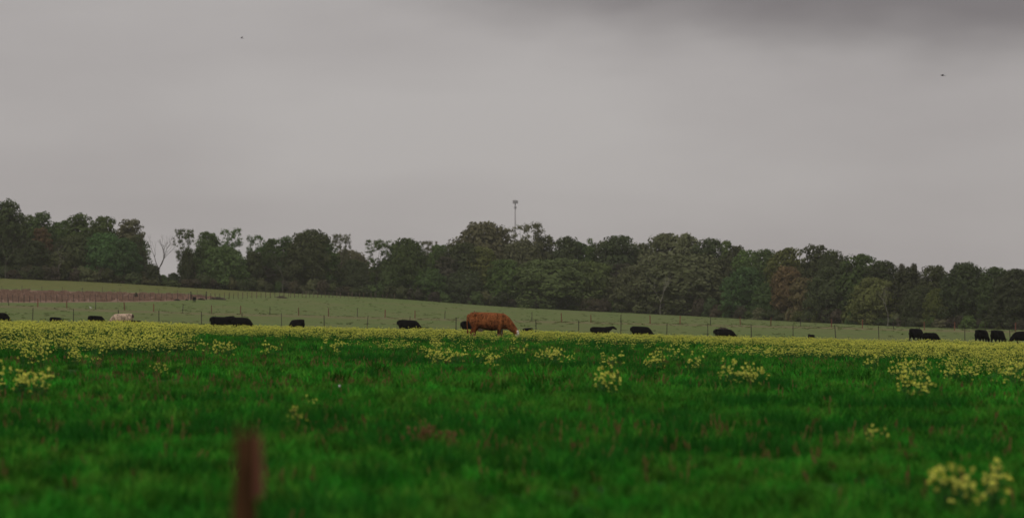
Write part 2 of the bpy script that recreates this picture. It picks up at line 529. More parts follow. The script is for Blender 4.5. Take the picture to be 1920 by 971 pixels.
def blades(name, n, R, h, w, bend, mat, seed):
    rg = random.Random(seed)
    V = []; F = []
    for i in range(n):
        a = rg.random() * 6.283; r = R * math.sqrt(rg.random())
        x, y = r * math.cos(a), r * math.sin(a)
        d = rg.random() * 6.283; hh = h * rg.uniform(.55, 1.15); b = bend * rg.uniform(.3, 1.3) * hh
        ww = w * rg.uniform(.7, 1.3); dx, dy = math.cos(d), math.sin(d); px, py = -dy, dx
        k = len(V)
        for q, (s_, f) in enumerate(((0, 1), (.55, .8), (1, .05))):
            z = hh * s_ * (1 - .15 * s_ * bend); o = b * s_ * s_
            V.append((x + dx * o - px * ww * f, y + dy * o - py * ww * f, z))
            V.append((x + dx * o + px * ww * f, y + dy * o + py * ww * f, z))
        F += [(k, k + 1, k + 3, k + 2), (k + 2, k + 3, k + 5, k + 4)]
    return new_mesh(name, V, np.array(F), mat)

# meadow grass
gp_near = [blades('grass_clump', 40, .11, .17, .0055, .8, M['grass'], s) for s in range(4)]
gp_far = [blades('grass_clump_wide', 55, .22, .19, .010, .8, M['grass'], 10 + s) for s in range(4)]
X, D = wedge(27000, 9, 46, .25, 7, .72)
P = np.stack([X, D, terrain(X, D) - .01], 1)
bump_ = vnoise(X, D, 2.2, 3)
tag(scatter('meadow_grass', P, RNG.random(len(X)) * 6.28, (.55 + .85 * bump_) * RNG.uniform(.55, 1.4, len(X)), RNG.integers(0, 4, len(X)), gp_near),
    'deep green meadow grass filling the foreground', 'grass', kind='stuff')
X, D = wedge(42000, 40, 150, .25, 8, .66)
P = np.stack([X, D, terrain(X, D) - .01], 1)
bump_ = vnoise(X, D, 3.5, 4)
tag(scatter('meadow_grass', P, RNG.random(len(X)) * 6.28, (.5 + .85 * bump_) * RNG.uniform(.55, 1.45, len(X)), RNG.integers(0, 4, len(X)), gp_far),
    'green meadow grass between the foreground and the yellow flowers', 'grass', kind='stuff')
# darker, longer tufts
tf = [blades('tuft', 90, .30, .34, .006, .55, M['tuft_grass'], 30 + s) for s in range(3)]
X, D = wedge(16000, 12, 110, .25, 7, .7)
keep = vnoise(X, D, 1.7, 8) * .65 + vnoise(X, D, 4.5, 9) * .35 > .62
X, D = X[keep], D[keep]
P = np.stack([X, D, terrain(X, D) - .01], 1)
tag(scatter('grass_tufts', P, RNG.random(len(X)) * 6.28, RNG.uniform(.5, 1.05, len(X)), RNG.integers(0, 3, len(X)), tf),
    'darker tufts of long grass in the near meadow', 'grass', kind='stuff')
# reddish seeding stalks
def stalk(seed):
    rg = random.Random(seed); b = MB()
    for i in range(3):
        a = rg.random() * 6.28; l = rg.uniform(.16, .30); tx, ty = math.cos(a) * .06, math.sin(a) * .06
        p0 = (tx * .4, ty * .4, 0); p1 = (tx, ty, l * .55); p2 = (tx * 1.5, ty * 1.5, l)
        b.tube([p0, p1, p2], [.003, .003, .002], 3)
        for k in range(7):
            f = .72 + .28 * k / 7
            c = Vector((tx * (1 + f * .5), ty * (1 + f * .5), l * f))
            b.ball(c, (.010, .010, .013), 4, 2)
    return b.mesh('seed_stalk', M['dry_stem'])
st = [stalk(50 + s) for s in range(3)]
X, D = wedge(20000, 12, 110, .25, 7, .60)
keep = vnoise(X, D, 6.0, 21) + RNG.normal(0, .18, len(X)) > .50
X, D = X[keep], D[keep]
P = np.stack([X, D, terrain(X, D)], 1)
tag(scatter('seed_stalks', P, RNG.random(len(X)) * 6.28, RNG.uniform(.5, 1.0, len(X)), RNG.integers(0, 3, len(X)), st),
    'reddish brown seeding stalks standing among the meadow grass', 'weeds', kind='stuff')

# ---------------------------------------------------------------- mustard
def mustard(seed, h=.52, nb=8, spread=.20, big=1.0, elong=1.0, low=.62):
    rg = random.Random(seed); stems = MB(); heads = MB(); leaves = MB()
    for i in range(nb):
        a = rg.random() * 6.283; r = spread * math.sqrt(rg.random()); hh = h * rg.uniform(low, 1.08)
        tip = Vector((r * math.cos(a), r * math.sin(a), hh))
        stems.tube([(tip.x * .15, tip.y * .15, 0), (tip.x * .55, tip.y * .55, hh * .55), tip], [.006, .005, .003], 3, False)
        R = rg.uniform(.022, .034) * big
        Vv = []; Ff = []
        for k in range(11):
            u = rg.uniform(-.5, 1); th = rg.random() * 6.283; s_ = math.sqrt(max(0, 1 - u * u))
            n = Vector((s_ * math.cos(th), s_ * math.sin(th), u)); c = tip + Vector((n.x, n.y, n.z * elong)) * R * rg.uniform(.5, 1.0) + Vector((0, 0, -.01))
            nn = (n + Vector((rg.uniform(-.5, .5), rg.uniform(-.5, .5), .6))).normalized()
            q = nn.orthogonal().normalized(); w = nn.cross(q); z = R * rg.uniform(.34, .56)
            k0 = len(Vv); Vv += [c + q * z, c + w * z, c - q * z, c - w * z]; Ff.append((k0, k0 + 1, k0 + 2, k0 + 3))
        heads.add(Vv, Ff)
    for i in range(14):
        a = rg.random() * 6.283; z = h * rg.uniform(.08, .82); l = rg.uniform(.08, .16); d = Vector((math.cos(a), math.sin(a), .35)); s_ = Vector((-d.y, d.x, 0)) * l * .28
        o = Vector((d.x * .03, d.y * .03, z))
        leaves.add([o, o + d * l * .5 + s_, o + d * l - Vector((0, 0, l * .2)), o + d * l * .5 - s_], [(0, 1, 2, 3)])
    return (stems.mesh('stems', M['mustard_stem']), heads.mesh('flower_heads', M['mustard_flower']), leaves.mesh('leaves', M['mustard_leaf']))
def joined(parts, name):
    V = []; F = []; mi = []; n = 0
    me = bpy.data.meshes.new(name)
    for k, p in enumerate(parts):
        V += [tuple(v.co) for v in p.vertices]
        F += [tuple(i + n for i in q.vertices) for q in p.polygons]; mi += [k] * len(p.polygons)
        n = len(V)
        me.materials.append(p.materials[0])
    me.from_pydata(V, [], F)
    me.polygons.foreach_set('material_index', mi)
    return me
mus = [mustard(70 + s) for s in range(5)]
mus_j = [joined(p, 'mustard') for p in mus]
# the flowering band: where it begins (row of the plants' feet) across the picture
FRONT = ([-300, 0, 120, 250, 350, 385, 450, 560, 640, 750, 850, 950, 1050, 1150, 1250, 1350, 1450, 1600, 1750, 1920, 2200],
         [680, 676, 668, 676, 676, 636, 634, 640, 648, 656, 662, 660, 652, 656, 660, 666, 674, 678, 684, 698, 710])
fx = np.linspace(-300, 2200, 80)
fD = np.array([at(p, float(np.interp(p, *FRONT)))[1] for p in fx])
nb = 68000
D = 50 + RNG.random(nb) * 105
X = (RNG.random(nb) * 2 - 1) * (.26 * D + 7)
px = 960 + X / D * FPX
dd = D - np.interp(px, fx, fD)
dens = smooth(-14, 24, dd + (vnoise(X, D * .6, 4, 31) - .5) * 38)
dens *= .22 + .85 * smooth(.25, .6, vnoise(X, D, 7, 33))
left = smooth(-60, 0, 380 - px) * smooth(30, 0, dd - 12)
dens *= 1 - left * .75 * (vnoise(X, D, 6, 37) < .5)
keep = RNG.random(nb) < dens * .58
X, D, dd = X[keep], D[keep], dd[keep]
near_cow = (np.abs(960 + X / D * FPX - 921) < 56) & (D > 100) & (D < 122)
keep = ~near_cow | (RNG.random(len(X)) < .6)
X, D, dd, near_cow = X[keep], D[keep], dd[keep], near_cow[keep]
P = np.stack([X, D, terrain(X, D)], 1)
sc = np.where(near_cow, .74, 1.0) * RNG.uniform(.72, 1.12, len(X)) * (.78 + .22 * smooth(-5, 20, dd)) * (.85 + .3 * vnoise(X, D, 5, 35)) * np.interp(960 + X / D * FPX, [0, 280, 420, 1000, 1300, 1920], [1.16, 1.16, .98, .93, .90, .98])
tag(scatter('mustard_flowers', P, RNG.random(len(X)) * 6.28, sc, RNG.integers(0, 5, len(X)), mus_j, .08),
    'broad band of yellow mustard flowers growing across the meadow around the cattle', 'flowers', kind='stuff')
print('mustard band', len(X))
# separate plants in the nearer patches, each one a thing
mus_near = [mustard(90 + s, .52, 7, .22, 1.25, 1.5, .35) for s in range(4)]
def split_heads(me, per=11):
    co = np.array([tuple(v.co) for v in me.vertices]).reshape(-1, per * 4, 3)
    return [new_mesh('flower_head', c_, np.arange(per * 4).reshape(-1, 4), M['mustard_flower']) for c_ in co]
head_parts = [split_heads(p[1]) for p in mus_near]
def plant_thing(x, y, z, s, kind, rz, label, group):
    root = bpy.data.objects.new('mustard_plant', None); COL.objects.link(root)
    root.location = (x, y, z); root.rotation_euler = (0, 0, rz); root.scale = (s, s, s * random.uniform(.85, 1.15))
    root.empty_display_size = .2
    for me, nme in zip(mus_near[kind], ('stems', 'flower_heads', 'leaves')):
        if nme == 'flower_heads':
            if y < 48:
                for hm_ in head_parts[kind]:
                    obj('flower_head', hm_, root)
            else:
                obj(nme, me, root)['kind'] = 'stuff'
        else:
            obj(nme, me, root)
    tag(root, label, 'mustard plant', group)
PATCH = [  # centre px, foot row, spread px (x, y), plants, words that single the patch out
    (48, 752, 58, 14, 14, 'in the patch at the left edge of the near meadow'),
    (410, 672, 34, 5, 12, 'in the bright patch below the row of three black cows'),
    (1798, 984, 66, 10, 10, 'in the blurred patch nearest the lower right corner'),
    (1862, 958, 16, 5, 2, 'standing just right of the blurred lower right patch'),
    (1400, 733, 48, 7, 16, 'in the dense oval patch right of centre in the near meadow'),
    (1712, 722, 44, 8, 14, 'in the upper half of the loose patch below the cow pair'),
    (1705, 758, 46, 8, 9, 'in the lower half of the loose patch below the cow pair'),
    (1800, 726, 30, 6, 9, 'in the small patch between the loose patch and the right edge'),
    (1893, 730, 38, 8, 11, 'in the patch at the right edge of the near meadow'),
    (1140, 752, 20, 4, 6, 'in the lone compact patch below the walking cow'),
    (850, 690, 55, 8, 14, 'in the straggling patch in front of the brown cow'),
    (800, 672, 30, 5, 8, 'in the straggling patch in front of the brown cow'),
    (1030, 690, 52, 6, 16, 'in the wide thin patch right below the brown cow'),
    (1220, 700, 24, 5, 6, 'in the tiny patch right of the wide thin patch'),
    (1140, 696, 22, 4, 5, 'scattered above the lone compact patch'),
    (1290, 704, 26, 4, 5, 'scattered left of the dense oval patch'),
    (1250, 682, 24, 3, 6, 'along the ragged front of the band below the grazing cow'),
    (1440, 682, 26, 3, 6, 'along the ragged front of the band above the dense oval patch'),
    (632, 672, 22, 4, 5, 'scattered left of the straggling patch'),
    (510, 676, 18, 3, 4, 'scattered right of the bright patch'),
    (70, 690, 50, 5, 8, 'scattered just behind the left edge patch'),
    (170, 690, 44, 5, 7, 'scattered between the left edge patch and the band'),
    (305, 712, 22, 4, 3, 'standing alone below the left end of the band'),
    (590, 782, 6, 2, 1, 'standing alone right of the foreground post'),
    (545, 806, 26, 3, 3, 'standing low just right of the foreground post'),
    (930, 792, 4, 2, 1, 'standing alone in the middle of the near meadow'),
    (1640, 850, 26, 5, 3, 'standing above the blurred lower right patch'),
    (1635, 702, 24, 4, 5, 'scattered left of the loose patch below the cow pair'),
    (925, 702, 22, 4, 4, 'scattered between the straggling and the wide thin patch'),
]
for cx, cy, rx, ry, n, words in PATCH:
    for i in range(n):
        a = random.random() * 6.283; r = math.sqrt(random.random())
        x, y, z = at(cx + rx * r * math.cos(a), cy + ry * r * math.sin(a))
        plant_thing(x, y, z, random.uniform(.52, .78) if cy > 940 else random.uniform(.6, 1.05) if n > 3 else random.uniform(.38, .58), random.randrange(4), random.random() * 6.28,
                    'yellow-flowered mustard plant ' + words, 'mustard plants ' + words)

# ---------------------------------------------------------------- pasture tufts
tp = [blades('pasture_clump', 40, .40, .11, .03, .7, M['pasture_tuft'], 60 + s) for s in range(3)]
X, D = wedge(3600, 235, 600, .235, 4, .9)
keep = (vnoise(X, D, 9.0, 41) + RNG.normal(0, .15, len(X)) > .55) & (D < np.interp(960 + X / D * FPX, *TREE_D) - 3)
X, D = X[keep], D[keep]
P = np.stack([X, D, terrain(X, D)], 1)
tag(scatter('pasture_tufts', P, RNG.random(len(X)) * 6.28, RNG.uniform(.4, 1.2, len(X)), RNG.integers(0, 3, len(X)), tp),
    'low darker grass tufts dotting the far pasture', 'grass', kind='stuff')
dg = [blades('dry_clump', 40, .5, .45, .03, .4, M['dry_grass'], 65 + s) for s in range(3)]
X = RNG.uniform(-130, -50, 7000); D = RNG.uniform(400, 560, 7000)
px = 960 + X / D * FPX; py = HOR + (EYE - terrain(X, D)) / D * FPX
keep = (py > np.interp(px, [0, 120, 230, 300, 360, 410], [544, 547, 550, 551, 553, 559])) & (py < np.interp(px, [0, 230, 300, 360, 410], [566, 565, 564, 561, 558])) & (px < 408)
X, D = X[keep], D[keep]
P = np.stack([X, D, terrain(X, D)], 1)
tag(scatter('dry_grass', P, RNG.random(len(X)) * 6.28, RNG.uniform(.6, 1.3, len(X)), RNG.integers(0, 3, len(X)), dg),
    'strip of reddish brown dry grass behind the close-set fence', 'grass', kind='stuff')

# ---------------------------------------------------------------- trees
def crown_mesh(name, seed, H, R, base, shape, npuff, pr, nleaf, leaf, mat):
    rg = np.random.default_rng(seed)
    C = []
    tries = 0
    while len(C) < npuff and tries < 6000:
        tries += 1
        tt = rg.random()
        if shape == 'dome': prof = math.sqrt(max(0, 1 - (max(0, tt - .35) / .65) ** 2.2)) * (.72 + .28 * min(1, tt / .35))
        elif shape == 'broad': prof = math.sqrt(max(0, 1 - (max(0, tt - .2) / .8) ** 2.0))
        elif shape == 'cone': prof = (1 - tt) ** .75 * .95 + .06
        elif shape == 'tall': prof = .55 + .45 * math.sin(math.pi * (tt * .85 + .1)) if tt < .9 else .45
        elif shape == 'flat': prof = .5 + .5 * tt if tt < .8 else .85
        else: prof = math.sqrt(max(0, 1 - tt * tt))
        r_p = pr * rg.uniform(.65, 1.25)
        a = rg.random() * 6.283
        rad = (R - r_p) * prof * rg.random() ** .35
        z = base * H + tt * (H - base * H)
        z = min(z, H - r_p * .8)
        c = np.array([rad * math.cos(a), rad * math.sin(a), z])
        if shape != 'flat' and any(np.linalg.norm(c - q[0]) < .52 * (r_p + q[1]) for q in C):
            if rg.random() < .9: continue
        C.append((c, r_p))
    allV = []; allC = []
    if shape in ('dome', 'tall', 'round', 'broad'):      # inner foliage that closes the crown
        n = int(npuff * 9)
        d = rg.normal(0, 1, (n, 3)); d /= np.linalg.norm(d, axis=1)[:, None]
        zc = H * (base + (1 - base) * .48)
        p = d * (rg.random((n, 1)) ** .4) * np.array([R * .74, R * .74, (H - zc) * .84]) + np.array([0, 0, zc])
        t1 = np.cross(d, rg.normal(0, 1, (n, 3))); t1 /= np.linalg.norm(t1, axis=1)[:, None]
        t2 = np.cross(d, t1); z = leaf * rg.uniform(1.2, 2.4, n)[:, None]
        allC.append(np.full(n * 4, .9))
        allV.append(np.stack([p + t1 * z, p + t2 * z, p - t1 * z, p - t2 * z], 1).reshape(-1, 3))
    for c, r_p in C:
        n = int(nleaf * (r_p / pr) ** 1.6)
        u = rg.uniform(-.75, 1, n); th = rg.random(n) * 6.283
        s_ = np.sqrt(1 - u * u)
        d = np.stack([s_ * np.cos(th), s_ * np.sin(th), u], 1)
        rr = r_p * rg.uniform(.55, 1.12, n) ** .7 * (rg.uniform(.5, 1.5, n) if shape == 'flat' else 1)
        p = c + d * rr[:, None] * np.array([1, 1, .8])
        nn = d * 1.0 + np.array([0, 0, .25]) + rg.normal(0, .38, (n, 3)); nn /= np.linalg.norm(nn, axis=1)[:, None]
        t1 = np.cross(nn, rg.normal(0, 1, (n, 3))); t1 /= np.linalg.norm(t1, axis=1)[:, None]
        t2 = np.cross(nn, t1)
        z = leaf * rg.uniform(.55, 1.3, n)[:, None]
        e = rg.uniform(.6, 1.1, (n, 1))
        allC.append(np.full(n * 4, rg.uniform(.80, 1.20)))
        allV.append(np.stack([p + t1 * z, p + t2 * z * e, p - t1 * z * .9, p - t2 * z * e], 1).reshape(-1, 3))
    V = np.concatenate(allV)
    Fc = np.arange(len(V)).reshape(-1, 4)
    me = new_mesh(name, V, Fc, mat)
    a_ = me.attributes.new('puff', 'FLOAT', 'POINT'); a_.data.foreach_set('value', np.concatenate(allC).astype(np.float32))
    return me, [c for c, _ in C]
def trunk_mesh(name, seed, H, r0, base, targets, mat, nb=9):
    rg = random.Random(seed); b = MB()
    top = H * max(.62, base + .25)
    lean = (rg.uniform(-.3, .3), rg.uniform(-.3, .3))
    pts = [(lean[0] * f, lean[1] * f, -.3 + (top + .3) * f) for f in (0, .08, .35, .7, 1)]
    b.tube(pts, [r0 * 1.5, r0 * 1.05, r0 * .85, r0 * .55, r0 * .2], 7)
    for tq in rg.sample(list(targets), min(nb, len(targets))):
        f = rg.uniform(.3, .8) * min(1, tq[2] / top)
        o = Vector((lean[0] * f, lean[1] * f, top * f)); e = Vector(tq)
        mid = (o + e) / 2 + Vector((0, 0, .06 * H * rg.random()))
        b.tube([o, mid, e], [r0 * .38, r0 * .24, r0 * .08], 5)
    return b.mesh(name, mat, True)
def kind_tree(seed, H, R, base, shape, npuff, pr, nleaf, leaf, r0, mat='bark'):
    c, t_ = crown_mesh('crown', seed, H, R, base, shape, npuff, pr, nleaf, leaf, M['leaf'])
    return dict(H=H, R=R, crown=c, trunk=trunk_mesh('trunk', seed, H, r0, base, t_, M[mat], 12))
KT = {
    'oak': [kind_tree(100 + s, 18, 7.5, .06, 'dome', 120, 1.55, 78, .30, .42) for s in range(4)],
    'open': [kind_tree(110 + s, 18, 6.0, .22, 'flat', 190, .72, 40, .19, .28) for s in range(3)],
    'tall': [kind_tree(120 + s, 19, 5.0, .08, 'tall', 90, 1.3, 70, .28, .34) for s in range(4)],
    'broad': [kind_tree(170 + s, 16, 10.0, .04, 'broad', 190, 1.5, 72, .30, .45) for s in range(3)],
    'cone': [kind_tree(130 + s, 17, 4.2, .08, 'cone', 60, 1.25, 80, .30, .26) for s in range(2)],
    'low': [kind_tree(140 + s, 9, 5.0, .03, 'round', 46, 1.45, 90, .30, .20) for s in range(3)],
    'shrub': [kind_tree(150 + s, 4.2, 2.8, .02, 'round', 24, .95, 75, .22, .09) for s in range(3)],
    'twiggy': [kind_tree(160 + s, 4.0, 2.6, .02, 'round', 20, .8, 34, .18, .08, 'bark') for s in range(2)],
}
TINT = {'G': (.112, .166, .056), 'L': (.11, .19, .055), 'D': (.088, .110, .050), 'B': (.150, .110, .062), 'H': (.160, .166, .088),
        'O': (.185, .142, .070), 'Y': (.165, .180, .058), 'E': (.088, .172, .062), 'K': (.100, .085, .062)}
def tree(px, ytop, wpx, dd_, kind, tint, label, group=None, name=None, cat='tree', foot=None):
    D = tree_d(px) + dd_
    x = (px - 960) / FPX * D
    z0 = tz(x, D)
    ztop = EYE + (HOR - ytop) / FPX * D
    h = max(1.2, ztop - z0)
    if kind in ('oak', 'low', 'tall'):
        wpx = wpx * (1.42 if kind == 'oak' else 1.25)
    if kind == 'oak' and h / (wpx / FPX * D) > 1.9:
        kind = 'tall'
    elif kind in ('oak', 'low') and h > 7 and h / (wpx / FPX * D) < 1.05:
        kind = 'broad'
    k = random.choice(KT[kind])
    root = bpy.data.objects.new(name or {'shrub': 'shrub', 'twiggy': 'shrub', 'low': 'bushy_tree', 'cone': 'conical_tree'}.get(kind, 'broadleaf_tree'), None)
    COL.objects.link(root)
    root.location = (x, D, z0)
    sx = wpx / FPX * D / (2 * k['R'])
    root.scale = (sx, sx * random.uniform(.9, 1.1), h / k['H'])
    root.rotation_euler = (0, 0, random.random() * 6.283)
    obj('trunk', k['trunk'], root)
    c = obj('crown', k['crown'], root)
    v = random.uniform(.75, 1.22)
    c.color = (*[q * v * random.uniform(.92, 1.08) for q in TINT[tint]], 1)
    tag(root, label, cat, group)
    return root
TREES = [
    # left block
    (-40, 380, 90, 12, 'oak', 'D', 'dark tree cut off by the left edge of the picture, behind the tallest left tree', None),
    (14, 372, 68, 8, 'tall', 'D', 'tallest dark tree at the left end of the wood', None),
    (50, 402, 46, 22, 'tall', 'G', 'slim green tree just right of the tallest left tree', None),
    (79, 396, 54, 16, 'tall', 'G', 'green tree with a pointed top, second peak from the left', None),
    (78, 425, 40, 4, 'tall', 'B', 'reddish brown slender tree in front of the second peak', None),
    (118, 413, 50, 24, 'oak', 'G', 'rounded green tree in the dip left of the feathery peak', None),
    (150, 398, 60, 14, 'tall', 'G', 'feathery green tree, highest peak in the middle of the left block', None),
    (140, 440, 80, 6, 'oak', 'D', 'dark broad tree below the feathery peak of the left block', None),
    (196, 405, 58, 18, 'oak', 'G', 'rounded tree right of the feathery peak in the left block', None),
    (243, 410, 58, 12, 'tall', 'H', 'tall dense tree at the right end of the left block, tinged brown on top', None),
    (256, 440, 34, 4, 'tall', 'D', 'dark leafy flank tree beside the gap with the bare tree', None),
    (190, 436, 80, 3, 'oak', 'E', 'bright green tree in front of the left block', None),
    (226, 446, 70, 1, 'oak', 'E', 'bright green lower tree beside the brown-tinged end tree', None),
    (60, 450, 70, 4, 'oak', 'D', 'dark low-branched tree near the left end of the wood', None),
    (110, 470, 70, 1, 'low', 'D', 'squat dark tree at the foot of the left block', None),
    # gap
    (326, 511, 27, 4, 'low', 'D', 'small round bush standing alone in the gap of the wood', None),
    (306, 515, 24, 6, 'low', 'G', 'small pale bush just right of the bare tree', None),
    (286, 494, 30, -3, 'low', 'D', 'dark vine-covered bush round the foot of the bare tree', None),
    # middle left block
    (345, 429, 52, 4, 'open', 'G', 'tall thin-crowned tree at the right side of the gap', None),
    (352, 466, 26, 2, 'low', 'D', 'dark bush below the thin-crowned tree by the gap', None),
    (390, 434, 52, 8, 'oak', 'G', 'rounded green tree right of the thin-crowned tree', None),
    (432, 427, 56, 6, 'open', 'G', 'tall airy green tree left of the narrow sky slit', None),
    (418, 462, 82, 2, 'oak', 'G', 'broad green tree in front of the airy tree', None),
    (480, 440, 46, 6, 'open', 'G', 'airy tree right of the narrow sky slit', None),
    (476, 472, 46, 3, 'low', 'D', 'dark bushy tree below the narrow sky slit', None),
    (508, 447, 40, 12, 'oak', 'G', 'small-crowned tree second right of the sky slit', None),
    (538, 441, 50, 10, 'tall', 'G', 'narrow tree left of the big dense dome', None),
    (582, 430, 88, 5, 'oak', 'D', 'big dense dark dome in the middle left of the wood', None),
    (612, 452, 50, 3, 'tall', 'G', 'right shoulder tree of the big dense dome', None),
    (640, 438, 48, 14, 'open', 'H', 'thin see-through tree right of the big dense dome', None),
    (655, 468, 80, 30, 'oak', 'H', 'grey hazy tree farther back below the see-through tree', None),
    (664, 486, 62, 2, 'low', 'D', 'dark round tree in front of the grey hazy tree', None),
    (708, 449, 62, 8, 'open', 'G', 'spreading airy tree left of the rounded green tree', None),
    (764, 446, 78, 4, 'oak', 'G', 'rounded green tree midway between the big domes', None),
    (806, 452, 44, 16, 'open', 'H', 'small wispy tree top right of the rounded green tree', None),
    (825, 458, 50, 12, 'oak', 'G', 'low tree top in the dip left of the highest dome', None),
    (840, 480, 50, 4, 'tall', 'K', 'twiggy grey-brown tree at the left foot of the highest dome', None),
    (735, 495, 50, 1, 'low', 'G', 'light bush under the spreading airy tree', None),
    # centre
    (908, 415, 124, 22, 'oak', 'H', 'highest broad dome of the wood, left of the mast', None),
    (985, 417, 92, 22, 'open', 'H', 'open-crowned tree with sky showing through, right of the mast', None),
    (975, 450, 90, 14, 'oak', 'H', 'brownish tree under the open-crowned tree', None),
    (866, 455, 76, 6, 'oak', 'D', 'dark tree on the left front of the highest dome', None),
    (900, 462, 70, 5, 'oak', 'Y', 'yellowish green tree in front of the highest dome', None),
    (945, 486, 80, 3, 'oak', 'G', 'green tree low in front of the mast', None),
    (1062, 443, 56, 16, 'oak', 'D', 'dark flat-topped tree right of the open crown', None),
    (1106, 446, 44, 14, 'cone', 'G', 'pointed green tree between two flat-topped trees', None),
    (1085, 452, 60, 20, 'oak', 'G', 'green rounded tree left behind the pointed tree', None),
    (1132, 451, 56, 20, 'oak', 'D', 'dark rounded tree right behind the pointed tree', None),
    (1205, 455, 60, 20, 'oak', 'H', 'pale tree in the dip left of the grey-green dome', None),
    (1020, 440, 50, 24, 'oak', 'H', 'pale brownish tree on the slope right of the open crown', None),
    (1702, 499, 62, 12, 'oak', 'D', 'dark rounded tree under the two small pine tops', None),
    (1160, 441, 84, 16, 'oak', 'D', 'dark wide tree right of the pointed tree', None),
    (1035, 484, 142, 1, 'oak', 'G', 'very broad rounded tree in front, just right of the brown cow', None),
    (1110, 490, 90, 4, 'oak', 'G', 'rounded tree in front of the pointed tree', None),
    (870, 505, 90, 1, 'low', 'D', 'dark low tree above the brown cow', None),
    (800, 500, 70, 1, 'low', 'G', 'green low tree left of the brown cow', None),
    # right centre
    (1266, 436, 130, 14, 'oak', 'H', 'grey-green broad dome right of the centre of the wood', None),
    (1330, 446, 70, 16, 'oak', 'D', 'dark shoulder tree right of the grey-green dome', None),
    (1362, 449, 50, 18, 'cone', 'G', 'dark green pointed tree on the falling skyline', None),
    (1285, 476, 165, 3, 'oak', 'H', 'huge pale oak-like tree in front of the grey-green dome', None),
    (1190, 498, 90, 1, 'oak', 'H', 'pale rounded tree left of the huge pale tree', None),
    (1380, 460, 52, 20, 'oak', 'D', 'dark tree filling the notch right of the pointed skyline tree', None),
    (1400, 468, 60, 14, 'oak', 'G', 'green tree where the skyline flattens', None),
    (1432, 467, 60, 12, 'oak', 'G', 'green tree left of the brown-tinged crown', None),
    (1475, 464, 74, 10, 'oak', 'Y', 'olive brown-tinged tree on the right skyline', None),
    (1478, 498, 62, 3, 'oak', 'O', 'rusty orange tree in the right half of the wood', None),
    (1398, 500, 80, 2, 'oak', 'E', 'fresh green tree left of the rusty orange tree', None),
    (1510, 520, 60, 1, 'low', 'O', 'small rusty tree at the right foot of the orange tree', None),
    (1440, 530, 60, 0, 'low', 'G', 'low green tree in front of the rusty orange tree', None),
    (1530, 457, 54, 10, 'oak', 'D', 'dark knobbly tree, last high peak before the skyline drops', None),
    (1562, 468, 54, 8, 'oak', 'D', 'dark tree with holes, right of the last high peak', None),
    (1615, 476, 80, 8, 'oak', 'G', 'broad green tree on the dropping skyline', None),
    (1560, 500, 90, 2, 'oak', 'D', 'dark heavy tree in front below the last high peak', None),
    (1655, 488, 60, 8, 'oak', 'D', 'dark tree left of the two small pine tops', None),
    (1690, 493, 34, 12, 'cone', 'K', 'left one of two small dark pine tops', None),
    (1713, 492, 32, 14, 'cone', 'K', 'right one of two small dark pine tops', None),
    (1640, 520, 80, 1, 'oak', 'Y', 'olive tree low in front of the right block', None),
    (1752, 497, 62, 10, 'oak', 'D', 'dark round tree right of the two pine tops', None),
    (1810, 491, 84, 8, 'oak', 'D', 'broad dark dome near the right end', None),
    (1866, 500, 60, 8, 'oak', 'D', 'dark tree between the broad right dome and the end tree', None),
    (1908, 504, 90, 2, 'oak', 'D', 'heavy dark tree at the right edge of the picture', None),
    (1725, 535, 70, 0, 'low', 'D', 'round black-green bush tree above the cow pair', None),
    (1760, 540, 60, 1, 'low', 'Y', 'light olive bush tree right of the round dark one', None),
    (1985, 510, 90, 6, 'oak', 'D', 'dark tree cut off by the right edge of the picture', None),
]
for T in TREES:
    tree(*T)
# trees deeper inside each block, seen only as the mass between the front crowns
SKY = ([-80, 15, 80, 120, 150, 200, 246, 283, 284, 333, 334, 345, 388, 432, 457, 480, 538, 582, 625, 690, 708, 764, 825, 860, 908, 985, 1030, 1062, 1160, 1200, 1266, 1330, 1400, 1475, 1530, 1562, 1615, 1690, 1750, 1810, 1866, 1990],
       [385, 376, 402, 416, 402, 410, 414, 450, 530, 530, 470, 470, 440, 440, 475, 446, 447, 436, 460, 480, 470, 452, 462, 440, 420, 430, 450, 450, 448, 465, 442, 452, 473, 470, 463, 474, 482, 500, 503, 497, 505, 512])
SECT = [(-999, 300, 'deep in the left block of the wood'), (300, 640, 'deep in the wood between the gap and the see-through tree'),
        (640, 1010, 'deep in the wood behind the highest dome'), (1010, 1400, 'deep in the wood behind the broad domes right of centre'),
        (1400, 9999, 'deep in the right end of the wood')]
def sector(p, table=SECT):
    for a, b, w in table:
        if a <= p < b: return w
LAND = [(14, 'tallest left tree'), (79, 'second peak from the left'), (118, 'dip left of the feathery peak'), (150, 'feathery peak'), (205, 'bright green left trees'),
        (246, 'brown-tinged end tree'), (290, 'bare tree'), (326, 'small round bush'), (347, 'thin-crowned tree'), (390, 'rounded tree beside the thin crown'), (432, 'airy tree left of the slit'), (480, 'airy tree right of the slit'),
        (538, 'narrow tree left of the big dome'), (582, 'big dense dome'), (640, 'see-through tree'), (708, 'spreading airy tree'), (764, 'rounded tree midway'), (825, 'dip left of the highest dome'),
        (908, 'highest dome'), (966, 'mast'), (1035, 'very broad front tree'), (1062, 'flat-topped tree'), (1106, 'pointed tree'), (1160, 'dark wide tree'), (1205, 'pale dip tree'), (1266, 'grey-green dome'),
        (1330, 'dark shoulder tree'), (1398, 'fresh green tree'), (1478, 'rusty orange tree'), (1530, 'last high peak'), (1615, 'broad tree on the dropping skyline'), (1702, 'two pine tops'),
        (1752, 'round tree right of the pines'), (1810, 'broad right dome'), (1866, 'tree left of the end tree'), (1908, 'heavy right end tree'), (-40, 'leftmost cut-off tree'), (1985, 'rightmost cut-off tree')]
USED = set()
